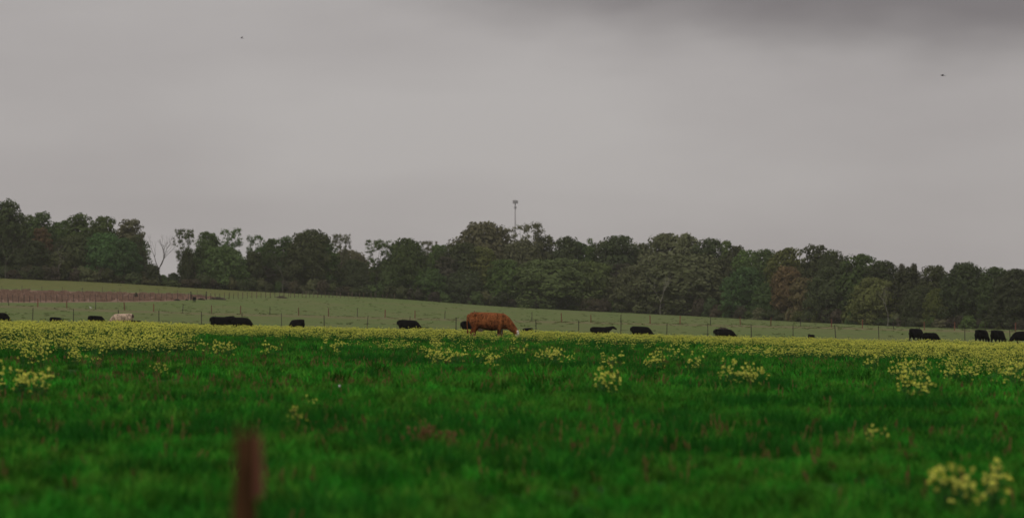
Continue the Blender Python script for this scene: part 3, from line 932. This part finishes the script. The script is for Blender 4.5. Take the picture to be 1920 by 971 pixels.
def which(head, p):
    q, nm = min(LAND, key=lambda q: abs(q[0] - p))
    side = 'straight below' if abs(q - p) < 9 else ('left below' if p < q else 'right below')
    for sd in (side, 'just ' + side):
        lb = '%s %s the %s' % (head, sd, nm)
        if lb not in USED: break
    USED.add(lb)
    return lb
WORD = {'D': 'dark', 'G': 'green', 'K': 'grey-brown', 'H': 'pale grey-green', 'Y': 'olive'}
for row, (step, off, low) in enumerate(((46, 34, 26), (52, 12, 48), (40, 22, 78))):
    for p in range(-90, 2010, step):
        p = p + random.uniform(-9, 9)
        if 262 < p < 362 or (640 < p < 700 and row == 0): continue
        w = sector(p)
        yt = float(np.interp(p, *SKY)) + low + random.uniform(-6, 14)
        tree(p, yt, random.uniform(64, 92), off, random.choice(['oak', 'oak', 'tall']) if row < 2 else 'low', tn := random.choice('DDGGKH'),
             which('%s %s half-hidden tree' % (('high', 'mid-height', 'low')[row], WORD[tn]), p), 'half-hidden trees in the wood')
SSECT = [(-999, 284, 'along the foot of the wood left of the bare tree'), (284, 345, 'in the gap right of the bare tree'),
         (345, 640, 'along the foot of the wood between the gap and the big dome'),
         (640, 860, 'along the foot of the wood left of the brown cow'), (860, 1110, 'along the foot of the wood straight behind the brown cow'),
         (1110, 1400, 'along the foot of the wood above the walking cow'), (1400, 1700, 'along the foot of the wood below the rusty orange tree'),
         (1700, 9999, 'along the foot of the wood behind the cows at the right')]
p = -60.0
while p < 2000:
    w = sector(p, SSECT)
    ty = float(np.interp(p, *TREE_Y))
    hh = random.uniform(14, 30) if not 284 < p < 345 else random.uniform(8, 14)
    if 1180 < p < 1360: hh = random.uniform(24, 40)
    k = random.choice(['shrub', 'shrub', 'twiggy'])
    tree(p, ty - hh, random.uniform(26, 46), random.uniform(-6, -1), k, tn := random.choice('DDKKGH' if p < 1180 else 'DKKGGHY'),
         which('%s %s woodside bush' % ('tall' if hh > 24 else 'short' if hh < 19 else 'middling', WORD[tn]), p), 'bushes along the foot of the wood', cat='bush')
    p += random.uniform(13, 20)

# bare trees
def bare_mesh(seed, H, r0, depth=5, fork=.34, lean=0.0):
    rg = random.Random(seed); b = MB()
    def grow(o, d, l, r, k):
        e = o + d * l
        m_ = o + d * l * .5 + Vector((rg.uniform(-1, 1), rg.uniform(-1, 1), 0)) * l * .06
        b.tube([o, m_, e], [r, r * .82, r * .62], 5 if k < 3 else 3, False)
        if k >= depth: return
        for i in range(2 if rg.random() < .6 else 3):
            a = rg.random() * 6.283
            nd = (d + Vector((math.cos(a), math.sin(a), rg.uniform(-.1, .5))) * rg.uniform(.35, .75)).normalized()
            grow(e, nd, l * rg.uniform(.62, .84), r * rg.uniform(.5, .64), k + 1)
    grow(Vector((0, 0, -.2)), Vector((lean, 0, 1)).normalized(), H * fork, r0, 0)
    zmax = max(float(v[:, 2].max()) for v in b.V)
    b.V = [v * np.array([1, 1, H / zmax]) for v in b.V]
    return b
BARE = [  # px, top row, dd, height mesh seed, pale?, label
    (295, 438, -4, 5, 'bark', .30, 'bare forked tree standing in the gap of the wood'),
    (10, 428, -6, 8, 'pale_bark', .45, 'pale leafless trunk in front of the tallest left tree'),
    (109, 452, -6, 12, 'pale_bark', .5, 'thin pale dead stem in front of the left block'),
    (530, 474, -6, 3, 'pale_bark', .5, 'pale slender bare trunk left of the big dense dome'),
    (1238, 512, -14, 21, 'dead_wood', .3, 'pale leafless little tree in front of the huge pale oak-like tree'),
    (1664, 532, -14, 26, 'dead_wood', .3, 'pale leafless little tree low in the right block'),
    (706, 505, -6, 31, 'bark', .45, 'thin leafless stem below the spreading airy tree'),
]
for px, yt, dd_, seed, mt, fk, lab in BARE:
    D = tree_d(px) + dd_; x = (px - 960) / FPX * D; z0 = tz(x, D)
    h = EYE + (HOR - yt) / FPX * D - z0
    big = px == 295
    b = bare_mesh(seed, h,   .22 if big else .08, 5 if big else 4, fk, .1 if big else .03)
    root = bpy.data.objects.new('bare_tree', None); COL.objects.link(root); root.location = (x, D, z0)
    # first limb is the trunk, the rest the crown of branches
    tr = MB(); tr.V = [b.V[0]]; tr.n = len(b.V[0]); tr.F = [f for f in b.F if max(f) < tr.n]
    br = MB(); br.V = [np.concatenate(b.V)]; br.F = [f for f in b.F if min(f) >= tr.n]
    obj('trunk', tr.mesh('trunk', M[mt]), root)
    br.V = [br.V[0][tr.n:]]; br.F = [tuple(i - tr.n for i in f) for f in br.F]
    obj('branches', br.mesh('branches', M[mt]), root)
    tag(root, lab, 'tree')

# ---------------------------------------------------------------- mast behind the wood
D = 1400; x = (966 - 960) / FPX * D
z0 = tz(x, D); ztop = EYE + (HOR - 374) / FPX * D
mast = bpy.data.objects.new('radio_mast', None); COL.objects.link(mast); mast.location = (x, D, z0)
h = ztop - z0
b = MB(); b.tube([(0, 0, -.5), (0, 0, h * .5), (0, 0, h - .4)], [.62, .46, .34], 10); obj('pole', b.mesh('pole', M['steel'], True), mast)
b = MB()
for k in range(3):
    a0 = 2 * math.pi * k / 3 + .3; a1 = 2 * math.pi * (k + 1) / 3 + .3
    p0 = Vector((math.cos(a0) * 1.7, math.sin(a0) * 1.7, h - 1.6)); p1 = Vector((math.cos(a1) * 1.7, math.sin(a1) * 1.7, h - 1.6))
    b.tube([p0, p1], [.10, .10], 4); b.tube([(0, 0, h - 1.6), p0], [.10, .10], 4)
obj('platform', b.mesh('platform', M['steel']), mast)
for k in range(3):
    a0 = 2 * math.pi * k / 3 + .3; a1 = 2 * math.pi * (k + 1) / 3 + .3
    for q in (.1, .37, .63, .9):
        c = Vector((math.cos(a0) * 1.75, math.sin(a0) * 1.75, h - 1.7)).lerp(Vector((math.cos(a1) * 1.75, math.sin(a1) * 1.75, h - 1.7)), q)
        b = MB(); b.box((c.x - .2, c.y - .14, c.z - .7), (c.x + .2, c.y + .14, c.z + 1.2)); obj('antenna', b.mesh('antenna', M['antenna']), mast)
b = MB(); b.tube([(0, 0, h - 5.1), (0, 0, h - 4.3)], [.75, .75], 8); b.tube([(.55, -.3, h - 5.3), (.55, -.3, h - 4.0)], [.22, .22], 6); obj('collar', b.mesh('collar', M['steel']), mast)
b = MB(); b.tube([(0, 0, h - .4), (0, 0, h + 1.2)], [.05, .02], 5); obj('lightning_rod', b.mesh('lightning_rod', M['steel']), mast)
tag(mast, 'slim grey radio mast with antenna ring rising behind the wood', 'mast')

# ---------------------------------------------------------------- fences
def post_mesh(name, r, h, mat, square=False):
    b = MB()
    b.tube([(0, 0, -.3), (0, 0, h * .5), (0, 0, h - .03), (0, 0, h)], [r * 1.1, r, r * .95, r * .6], 4 if square else 7)
    return b.mesh(name, M[mat])
def fence(posts, kinds, hh, wires, label):
    root = bpy.data.objects.new('wire_fence', None); COL.objects.link(root)
    x0, y0, z0 = posts[0]; root.location = (x0, y0, z0)
    tops = []
    for i, (x, y, z) in enumerate(posts):
        o = obj('post', kinds[i % len(kinds)], root, (x - x0, y - y0, z - z0), random.random() * 3)
        o.rotation_euler = (random.gauss(0, .03), random.gauss(0, .03), random.random() * 3)
        o.scale = (1, 1, random.uniform(.93, 1.06))
        tops.append(Vector((x - x0, y - y0, z - z0)))
    for f in wires:
        b = MB(); b.tube([p + Vector((0, -.045, hh * f)) for p in tops], [.0022] * len(tops), 3, False)
        obj('wire', b.mesh('wire', M['wire']), root)
    return tag(root, label, 'fence')
tA = [post_mesh('post', .042, 1.32, 'dark_post', True), post_mesh('post', .040, 1.30, 'dark_post', True), post_mesh('post', .038, 1.32, 'dark_post', True)]
tB = [post_mesh('post', .075, 1.25, 'rusty_post', True), post_mesh('post', .07, 1.20, 'rusty_post'), post_mesh('post', .05, 1.28, 'dark_post')]
tC = [post_mesh('post', .065, 1.35, 'grey_post'), post_mesh('post', .08, 1.40, 'grey_post'), post_mesh('post', .05, 1.30, 'dark_post')]
pxA = [-96, -18, 61, 138, 222, 298, 378, 453, 528, 608, 688, 768, 855, 928, 1005, 1085, 1164, 1250, 1327, 1409, 1487, 1567, 1648, 1725, 1809, 1894, 1975, 2056]
def line(pxs, D):
    r = []
    for p in pxs:
        x = (p - 960) / FPX * D; r.append((x, D, tz(x, D)))
    return r
fence(line(pxA, 240), tA, 1.3, (.35, .6, .92), 'nearest fence of thin dark posts, right behind the flower band and black cows')
pxB = list(np.arange(16 - 54 * 2, 480, 54.3)) + [506, 560, 616, 670, 722, 778, 834, 890, 943, 997, 1053, 1108, 1164, 1219, 1275, 1332, 1388, 1445, 1501, 1559, 1617, 1675, 1733, 1790, 1847, 1904, 1962]
fence(line(pxB, 355), tB, 1.25, (.35, .65, .93), 'second fence of rusty reddish posts crossing the middle of the far pasture')
FC = ([-80, 14, 400, 540, 740], [424, 437, 500, 540, 596])
def lineC(pxs):
    r = []
    for p in pxs:
        D = float(np.interp(p, *FC)); x = (p - 960) / FPX * D; r.append((x, D, tz(x, D)))
    return r
fence(lineC(np.arange(-58, 357, 10.3)), tC, 1.35, (.3, .6, .92), 'close-set fence of many short posts along the dry reddish strip, left of the gate')
fence(lineC(list(np.arange(395, 545, 8.6)) + list(np.arange(545, 745, 7.2))), tC, 1.35, (.3, .6, .92), 'close-set fence running from the gate rightwards up to the foot of the wood')
pxD = [-34, 3, 41, 79, 117, 155, 192, 225, 262, 298, 333, 370]
def lineD(pxs):
    r = []
    for p in pxs:
        x, y, z = at(p, float(np.interp(p, [0, 230, 370], [547, 552, 556]))); r.append((x, y, z))
    return r
fence(lineD(pxD), [post_mesh('post', .045, 1.3, 'grey_post')], 1.3, (.5, .9), 'faint farthest fence of few posts at the back edge of the dry strip')
# gate
pL, pR = Vector(lineC([358])[0]), Vector(lineC([387])[0])
gate = bpy.data.objects.new('field_gate', None); COL.objects.link(gate); gate.location = pL
v = pR - pL
for q in (Vector((0, 0, 0)), v):
    b = MB(); b.tube([q + Vector((0, 0, -.3)), q + Vector((0, 0, 1.7))], [.13, .11], 8); obj('post', b.mesh('post', M['dark_post']), gate)
for f in (.25, .55, .82, 1.1):
    b = MB(); b.tube([v * .03 + Vector((0, 0, f)), v * .97 + Vector((0, 0, f))], [.035, .035], 5); obj('rail', b.mesh('rail', M['dark_post']), gate)
for f in (.05, .5, .95):
    b = MB(); b.tube([v * f + Vector((0, -.04, .2)), v * f + Vector((0, -.04, 1.14))], [.03, .03], 5); obj('upright', b.mesh('upright', M['dark_post']), gate)
tag(gate, 'dark field gate between two taller posts at the end of the dry strip', 'gate')

# brush piles and odd shrubs in the pasture
def pile(px, py, wpx, hpx, label, mat='twigs', seed=0, n=140):
    x, y, z = at(px, py); rg = random.Random(seed); b = MB()
    w = wpx / FPX * y * .5; h = hpx / FPX * y
    for i in range(n):
        u = rg.uniform(-1, 1); f = rg.uniform(-1, 1) * .6; zz = h * (1 - u * u) * rg.random() * .85
        o = Vector((u * w * .9, f * w * .6, zz)); d = Vector((rg.uniform(-1, 1), rg.uniform(-1, 1), rg.uniform(-.3, .4))).normalized() * rg.uniform(.25, .8) * min(w, 1.2)
        a_, c_ = o - d * .5, o + d * .5
        a_.z = max(.03, a_.z); c_.z = max(.03, c_.z)
        b.tube([a_, c_], [.06, .03], 4)
    o = obj('brush_pile', b.mesh('brush_pile', M[mat]), None, (x, y, z)); return tag(o, label, 'brush pile')
pile(408, 562, 30, 5.5, 'long low grey-brown brush pile right of the gate', 'twigs', 1, 240)
pile(332, 564, 12, 3.4, 'flat dark heap of branches left of the gate', 'dark_post', 2, 120)
pile(350, 563.5, 6, 3.0, 'tiny dark heap just left of the gate post', 'dark_post', 3, 60)
pile(377, 562.5, 13, 3.6, 'dark heap of branches lying under the gate', 'dark_post', 4, 120)
pile(527, 559, 20, 3.6, 'low dark brush pile near the foot of the wood', 'twigs', 5, 160)
pile(1356, 617, 16, 3.0, 'low brown heap of twigs behind the right-hand grazing cow', 'twigs', 6, 120)
# shrub in the dry strip
x, y, z = at(255, 560)
k = KT['shrub'][1]
root = bpy.data.objects.new('shrub', None); COL.objects.link(root); root.location = (x, y, z)
root.scale = (.17, .17, .30)
obj('trunk', k['trunk'], root); c = obj('crown', k['crown'], root); c.color = (*TINT['K'], 1)
tag(root, 'small dark shrub standing in the dry reddish strip', 'bush')

# ---------------------------------------------------------------- cattle
def cow_parts(pose, calf=False):
    b = MB()
    # trunk: lofted sections (x, centre z, half height, half width)
    secs = [(-1.00, 1.06, .10, .10), (-.95, 1.05, .22, .19), (-.86, 1.02, .335, .26), (-.66, .985, .385, .30), (-.42, .955, .405, .325), (-.12, .925, .43, .36), (.16, .905, .435, .36),
            (.40, .915, .415, .32), (.60, .925, .385, .275), (.76, .92, .33, .22), (.88, .89, .23, .16)]
    V = []; F = []; k = 16
    for x, zc, hh, hw in secs:
        for j in range(k):
            th = 2 * math.pi * j / k
            cy, cz = math.cos(th), math.sin(th)
            cz = math.copysign(abs(cz) ** .82, cz); cy = math.copysign(abs(cy) ** .85, cy)
            V.append((x, cy * hw, zc + cz * hh))
    for i in range(len(secs) - 1):
        for j in range(k):
            F.append((i * k + j, i * k + (j + 1) % k, (i + 1) * k + (j + 1) % k, (i + 1) * k + j))
    F.append(tuple(range(k - 1, -1, -1))); F.append(tuple(range((len(secs) - 1) * k, len(secs) * k)))
    b.add(V, F)
    # hips, withers, shoulder, brisket
    b.ball((-.72, .20, 1.22), (.15, .11, .14)); b.ball((-.72, -.20, 1.22), (.15, .11, .14))
    b.ball((.56, 0, 1.17), (.24, .11, .15))
    for s in (-1, 1):
        b.ball((.55, .19 * s, .88), (.22, .11, .32)); b.ball((-.66, .20 * s, .86), (.26, .14, .34))
    b.ball((.72, 0, .66), (.22, .13, .16))
    if pose == 'graze':
        nk = [(.60, 0, .99), (.84, 0, .87), (1.05, 0, .68), (1.24, 0, .49)]
        b.tube(nk, [.34, .285, .215, .16], 12, True, [.21, .18, .14, .12])
        poll, dirv = Vector((1.27, 0, .50)), Vector((.36, 0, -.93)).normalized()
    elif pose == 'up':
        nk = [(.60, 0, 1.06), (.86, 0, 1.14), (1.08, 0, 1.24), (1.20, 0, 1.30)]
        b.tube(nk, [.33, .26, .19, .15], 12, True, [.21, .17, .135, .115])
        poll, dirv = Vector((1.22, 0, 1.33)), Vector((.88, 0, -.48)).normalized()
    else:
        nk = [(.62, 0, 1.06), (.92, 0, 1.02), (1.18, 0, .96)]
        b.tube(nk, [.33, .24, .16], 12, True, [.21, .16, .12])
        poll, dirv = Vector((1.22, 0, .97)), Vector((.75, 0, -.66)).normalized()
    hd = [poll - dirv * .06, poll + dirv * .08, poll + dirv * .22, poll + dirv * .36, poll + dirv * .46, poll + dirv * .49]
    b.tube(hd, [.10, .145, .125, .095, .09, .06], 10, True, [.09, .125, .10, .08, .085, .055])
    for s in (-1, 1):
        e0 = poll + Vector((-.03, .09 * s, .02))
        b.tube([e0, e0 + Vector((-.03, .10 * s, -.01)), e0 + Vector((-.05, .21 * s, -.04))], [.035, .06, .03], 6, True, [.03, .03, .025])
    # legs: (hip or shoulder joint, knee/stifle, hock, fetlock, hoof)
    st = {'graze': (.10, -.08, -.07, .09), 'up': (.12, -.12, -.14, .10), 'stand': (0, .02, -.03, .02)}[pose]
    for s, f in ((1, st[0]), (-1, st[1])):
        b.tube([(.52, .17 * s, .85), (.52 + f * .4, .17 * s, .62), (.53 + f * .8, .165 * s, .38), (.52 + f, .16 * s, .12), (.54 + f, .16 * s, .07), (.57 + f, .16 * s, 0)],
               [.15, .115, .075, .055, .062, .075], 9)
    for s, f in ((1, st[2]), (-1, st[3])):
        b.tube([(-.70, .19 * s, .95), (-.62 + f * .3, .20 * s, .70), (-.76 + f * .7, .18 * s, .46), (-.80 + f, .17 * s, .38), (-.78 + f, .17 * s, .13), (-.75 + f, .17 * s, .07), (-.72 + f, .17 * s, 0)],
               [.21, .17, .092, .08, .056, .062, .075], 9)
    # tail
    b.tube([(-.97, 0, 1.26), (-1.05, 0, 1.15), (-1.06, .02, .85), (-1.04, .03, .55), (-1.03, .03, .42), (-1.03, .03, .30)], [.05, .042, .034, .032, .055, .03], 6)
    if not calf:
        b.ball((-.42, 0, .56), (.21, .16, .13))
        for s in (-1, 1):
            for q in (-.48, -.36):
                b.tube([(q, .07 * s, .50), (q, .08 * s, .40)], [.03, .024], 5)
    return b
def make_cow_mesh(name, pose, vox, coat, calf=False):
    b = cow_parts(pose, calf)
    me0 = b.mesh(name, None)
    o = bpy.data.objects.new(name, me0); COL.objects.link(o)
    r = o.modifiers.new('r', 'REMESH'); r.mode = 'VOXEL'; r.voxel_size = vox
    sm = o.modifiers.new('s', 'SMOOTH'); sm.factor = .5; sm.iterations = 5
    dg_ = bpy.context.evaluated_depsgraph_get()
    me = bpy.data.meshes.new_from_object(o.evaluated_get(dg_))
    bpy.data.objects.remove(o); bpy.data.meshes.remove(me0)
    me.name = name
    me.materials.clear(); me.materials.append(M['hide'])
    me.polygons.foreach_set('use_smooth', np.ones(len(me.polygons), bool))
    co = np.empty(len(me.vertices) * 3); me.vertices.foreach_get('co', co); co = co.reshape(-1, 3)
    c = np.ones((len(co), 4), np.float32); c[:, :3] = coat(co)
    a = me.attributes.new('coat', 'FLOAT_COLOR', 'POINT'); a.data.foreach_set('color', c.ravel())
    return me
def w3(mask, a, b_): return np.where(mask[:, None], np.array(b_), a)
def coat_brown(co):
    x, y, z = co.T
    c = np.tile(np.array((.235, .082, .030)), (len(co), 1))
    c = w3((z < .80) & (x < .45) & (x > -.95), c, (.165, .050, .019))  # lower body darkened: shade beneath the cow painted into the coat colour
    c = w3((z < .56) & (x > -.35) & (x < .5) & (np.abs(y) < .34), c, (.060, .020, .011))  # belly darkest, also painted shade
    c = w3((x < -.18) & (x > -.66) & (z < .63) & (np.abs(y) < .17), c, (.62, .43, .36))
    c = w3((x > .58) & (z < .56) & (x < .86) & (np.abs(y) < .10), c, (.55, .47, .40))
    c = w3((z < .34) & (x < .9), c, (.33, .17, .10))
    c = w3(z < .07, c, (.03, .025, .02))
    face = (x > 1.30 - .10 * (np.abs(y) > .07)) & (z < .44)
    c = w3((x > 1.335) & (z < .50), c, (.78, .72, .66))
    c = w3(face & (z < .30), c, (.78, .72, .66))
    c = w3((x > 1.30) & (z < .10), c, (.50, .33, .29))
    return c
def coat_black(co):
    c = np.tile(np.array((.0048, .0040, .0042)), (len(co), 1))
    return c
def coat_cream(co):
    x, y, z = co.T
    c = np.tile(np.array((.50, .375, .285)), (len(co), 1))
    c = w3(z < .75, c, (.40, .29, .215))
    c = w3((x < -.93) & (z > .95) & (z < 1.30), c, (.10, .07, .055))
    return c
CM = {'brown': make_cow_mesh('body', 'graze', .022, coat_brown),
      'graze': make_cow_mesh('body', 'graze', .035, coat_black),
      'up': make_cow_mesh('body', 'up', .035, coat_black),
      'stand': make_cow_mesh('body', 'stand', .035, coat_black),
      'cream': make_cow_mesh('body', 'graze', .035, coat_cream)}
COWS = [  # mesh, px of body middle, back row, D, heading (deg, 0 = right, 90 = away), size, name, category, label
    ('brown', 917, 584, 116, 0, None, 'cow', 'chestnut brown cow with a white face, grazing in the yellow flowers'),
    ('graze', 886, 601, 196, 20, None, 'cow', 'black cow mostly hidden behind the rump of the brown cow'),
    ('graze', 989, 613, 196, 128, .62, 'calf', 'small black calf just right of the brown cow and its white face'),
    ('graze', 765, 599, 222, -4, None, 'cow', 'black cow with a straight back grazing left of the brown cow'),
    ('graze', 557, 598, 216, 132, None, 'cow', 'black cow standing alone between the row of three and the brown cow'),
    ('up', 413, 593, 218, 28, None, 'cow', 'left one of three overlapping black cows, its tail swung out'),
    ('stand', 431, 595, 226, 12, None, 'cow', 'middle one of three overlapping black cows'),
    ('graze', 452, 594, 206, -24, None, 'cow', 'right one of three overlapping black cows, with its head down'),
    ('cream', 230, 587, 214, 172, None, 'cow', 'cream coloured cow deep in the yellow flowers'),
    ('graze', 253, 600, 190, 10, .62, 'calf', 'black calf barely showing right of the cream coloured cow'),
    ('graze', 180, 591, 200, 50, .92, 'cow', 'black cow peppered with flowers just left of the cream coloured cow'),
    ('graze', 105, 594, 200, 60, .80, 'calf', 'black calf almost sunk in flowers near the left edge'),
    ('graze', -2, 585, 205, -12, None, 'cow', 'black cow cut off by the left edge of the picture'),
    ('up', 1126, 612, 224, 4, None, 'cow', 'black cow walking right with its head raised'),
    ('graze', 1201, 611, 226, 6, None, 'cow', 'black cow grazing just right of the walking black cow'),
    ('graze', 1357, 616, 228, -8, None, 'cow', 'black cow grazing alone in the right half of the flower band'),
    ('up', 1521, 631, 160, 96, .45, 'calf', 'tiny black calf with only the top of its head above the flowers'),
    ('graze', 1718, 615, 208, 48, None, 'cow', 'black cow seen from behind, taller one of the right-hand pair'),
    ('graze', 1745, 627, 190, 24, .82, 'calf', 'black young cow, lower one of the right-hand pair'),
    ('graze', 1841, 617, 205, 52, None, 'cow', 'black cow seen from behind, leftmost of three near the right edge'),
    ('graze', 1871, 618, 205, 50, None, 'cow', 'black cow seen from behind, middle one of three near the right edge'),
    ('graze', 1918, 620, 200, 190, None, 'cow', 'black cow cut off by the right edge, its head down'),
    ('stand', 364, 551, 482, -95, .80, 'cow', 'dark calf standing in front of the field gate'),
]
for ms, px, back, D, hd, size, nm, lab in COWS:
    x = (px - 960) / FPX * D; z0 = tz(x, D)
    zb = EYE + (HOR - back) / FPX * D
    s = (zb - z0) / 1.385
    if size is None:
        pass
    else:
        s = min(size, max(size - .12, s))
    print('cow', px, 'scale %.2f' % s)
    s = min(1.12, max(.5, s))
    root = obj(nm, CM[ms], None, (x, D, z0), math.radians(hd), (s * random.uniform(.97, 1.03), s, s))
    if ms != 'brown':
        root.scale[0] = s * random.uniform(.96, 1.04)
    tag(root, lab, nm, None if ms in ('brown', 'cream') else 'black cattle in the meadow')

# ---------------------------------------------------------------- birds
def bird(px, py, D, span, heading, roll, mat, label, fold=.35):
    b = MB()
    b.tube([(-.42, 0, 0), (-.22, 0, .01), (0, 0, .02), (.2, 0, .02), (.32, 0, .01), (.40, 0, 0)], [.02, .06, .095, .085, .06, .01], 8)
    for s in (-1, 1):
        e = .5
        b.add([(.14, .05 * s, .03), (-.12, .05 * s, .03), (-.10, e * .5 * s, .03 + fold * .5), (.16, e * .5 * s, .04 + fold * .5), (-.22, e * s, .02 + fold * .35), (-.10, e * s, .02 + fold * .36),
               (.14, .05 * s, .015), (-.12, .05 * s, .015), (-.10, e * .5 * s, .015 + fold * .5), (.16, e * .5 * s, .025 + fold * .5), (-.22, e * s, .01 + fold * .35), (-.10, e * s, .01 + fold * .36)],
              [(0, 1, 2, 3), (3, 2, 4, 5), (6, 9, 8, 7), (9, 11, 10, 8), (0, 3, 9, 6), (3, 5, 11, 9), (1, 7, 8, 2), (2, 8, 10, 4), (4, 10, 11, 5)])
    b.add([(-.36, -.03, .01), (-.62, -.10, 0), (-.62, .10, 0), (-.36, .03, .01), (-.36, -.03, -.01), (-.62, -.10, -.012), (-.62, .10, -.012), (-.36, .03, -.01)],
          [(0, 3, 2, 1), (4, 5, 6, 7), (0, 1, 5, 4), (1, 2, 6, 5), (2, 3, 7, 6)])
    o = obj('bird', b.mesh('bird', M[mat], False), None, ((px - 960) / FPX * D, D, EYE + (HOR - py) / FPX * D))
    o.scale = (span,) * 3; o.rotation_euler = (math.radians(roll), math.radians(-8), math.radians(heading))
    return tag(o, label, 'bird')
bird(1767, 142, 190, .42, 190, 12, 'bird_dark', 'small black bird flying in the sky at the upper right', .12)
bird(453.5, 72, 230, .36, 150, -35, 'bird_dark', 'faint tiny bird flying in the sky at the upper left', .5)
# white bird on the ground
x, y, z = at(170, 580)
b = MB(); b.ball((0, 0, .26), (.20, .085, .085), 10, 6); b.tube([(.14, 0, .30), (.20, 0, .42), (.22, 0, .46)], [.04, .028, .03], 6)
b.tube([(.22, 0, .46), (.33, 0, .44)], [.028, .006], 6)
for s in (-1, 1): b.tube([(0, .03 * s, .22), (0, .03 * s, 0)], [.008, .008], 4)
o = obj('white_bird', b.mesh('white_bird', M['bird_white'], True), None, (x, y, z), 2.8, (.9, .9, .9))
tag(o, 'tiny white bird standing in the pasture above the cream coloured cow', 'bird')

# ---------------------------------------------------------------- foreground post and dead weed
D = 8.0
x = (462 - 960) / FPX * D; z0 = tz(x, D)
top = EYE + (HOR - 800) / FPX * D - z0
b = MB(); k = 14
rg = random.Random(4); V = []; F = []
lev = [(-.35, .058), (.0, .057), (.25, .054), (.5, .048), (.72, .043), (.88, .037), (.97, .034), (1.0, .028)]
off = [rg.uniform(.82, 1.15) for _ in range(k)]
for i, (f, r) in enumerate(lev):
    for j in range(k):
        th = 2 * math.pi * j / k
        rr = r * (off[j] * .5 + .5) * rg.uniform(.93, 1.07)
        zz = top * f
        if i == len(lev) - 1:
            zz += .05 * math.sin(th * 2 + 1) - .02 + rg.uniform(-.02, .015)   # splintered top
        V.append((math.cos(th) * rr - .010 * (1 - f) * 1.2, math.sin(th) * rr, zz))
for i in range(len(lev) - 1):
    for j in range(k):
        F.append((i * k + j, i * k + (j + 1) % k, (i + 1) * k + (j + 1) % k, (i + 1) * k + j))
F.append(tuple(range((len(lev) - 1) * k, len(lev) * k)))
b.add(V, F)
post = bpy.data.objects.new('fence_post', None); COL.objects.link(post); post.location = (x, D, z0)
obj('shaft', b.mesh('shaft', M['post_wood'], True), post)
b = MB(); b.add([(.030, -.03, top - .24), (.062, -.02, top - .22), (.058, .02, top - .22), (.026, .02, top - .24), (.036, -.015, top - .03), (.050, -.012, top - .02), (.048, .012, top - .02), (.034, .012, top - .03)],
                [(0, 1, 5, 4), (1, 2, 6, 5), (2, 3, 7, 6), (3, 0, 4, 7), (4, 5, 6, 7), (3, 2, 1, 0)])
obj('splinter', b.mesh('splinter', M['rusty_post']), post)
tag(post, 'blurred reddish brown wooden fence post close to the camera', 'post')
for px, py, n, s, lab in ((790, 848, 5, 1.0, 'brown dead weed clump low in the middle of the near meadow'),
                          (840, 850, 3, .8, 'smaller brown dead weed tuft just right of the dead weed clump')):
    x, y, z = at(px, py); rg = random.Random(px); b = MB()
    for i in range(n * 9):
        a = rg.random() * 6.28; r = rg.uniform(0, .13) * s; l = rg.uniform(.10, .28) * s
        e = Vector((r * math.cos(a) + rg.uniform(-.12, .12) * s, r * math.sin(a) + rg.uniform(-.1, .1), l))
        b.tube([(r * math.cos(a) * .5, r * math.sin(a) * .5, 0), e], [.007, .004], 4)
        b.ball(e, (.018, .018, .022), 5, 3)
    tag(obj('dead_weed', b.mesh('dead_weed', M['dry_stem']), None, (x, y, z)), lab, 'weed')

x, y, z = at(635, 752); b = MB()
b.tube([(0, 0, 0), (.01, 0, .12), (.012, 0, .22)], [.004, .0035, .003], 4)
dn_ = bpy.data.objects.new('dandelion', None); COL.objects.link(dn_); dn_.location = (x, y, z)
obj('stem', b.mesh('stem', M['mustard_stem']), dn_)
b = MB(); b.ball((.012, 0, .245), (.022, .022, .021), 10, 7); obj('seed_head', b.mesh('seed_head', M['bird_white'], True), dn_)
tag(dn_, 'single white dandelion seed head in the near meadow', 'dandelion')

# ---------------------------------------------------------------- air
zmin = float(GZ.min()) - 1.0
b = MB(); b.box((-1760, -360, zmin), (1760, 1860, 78))
hm, t = new_mat('haze')
o_ = t.nodes.new('ShaderNodeOutputMaterial'); pv = t.nodes.new('ShaderNodeVolumePrincipled')
pv.inputs['Color'].default_value = (.93, .92, .91, 1)
pv.inputs['Density'].default_value = 1.15e-4
pv.inputs['Anisotropy'].default_value = 0.2
t.links.new(pv.outputs[0], o_.inputs['Volume'])
hz = obj('haze', b.mesh('haze', hm))
tag(hz, 'thin grey haze in the air over the pasture', 'haze', kind='stuff')
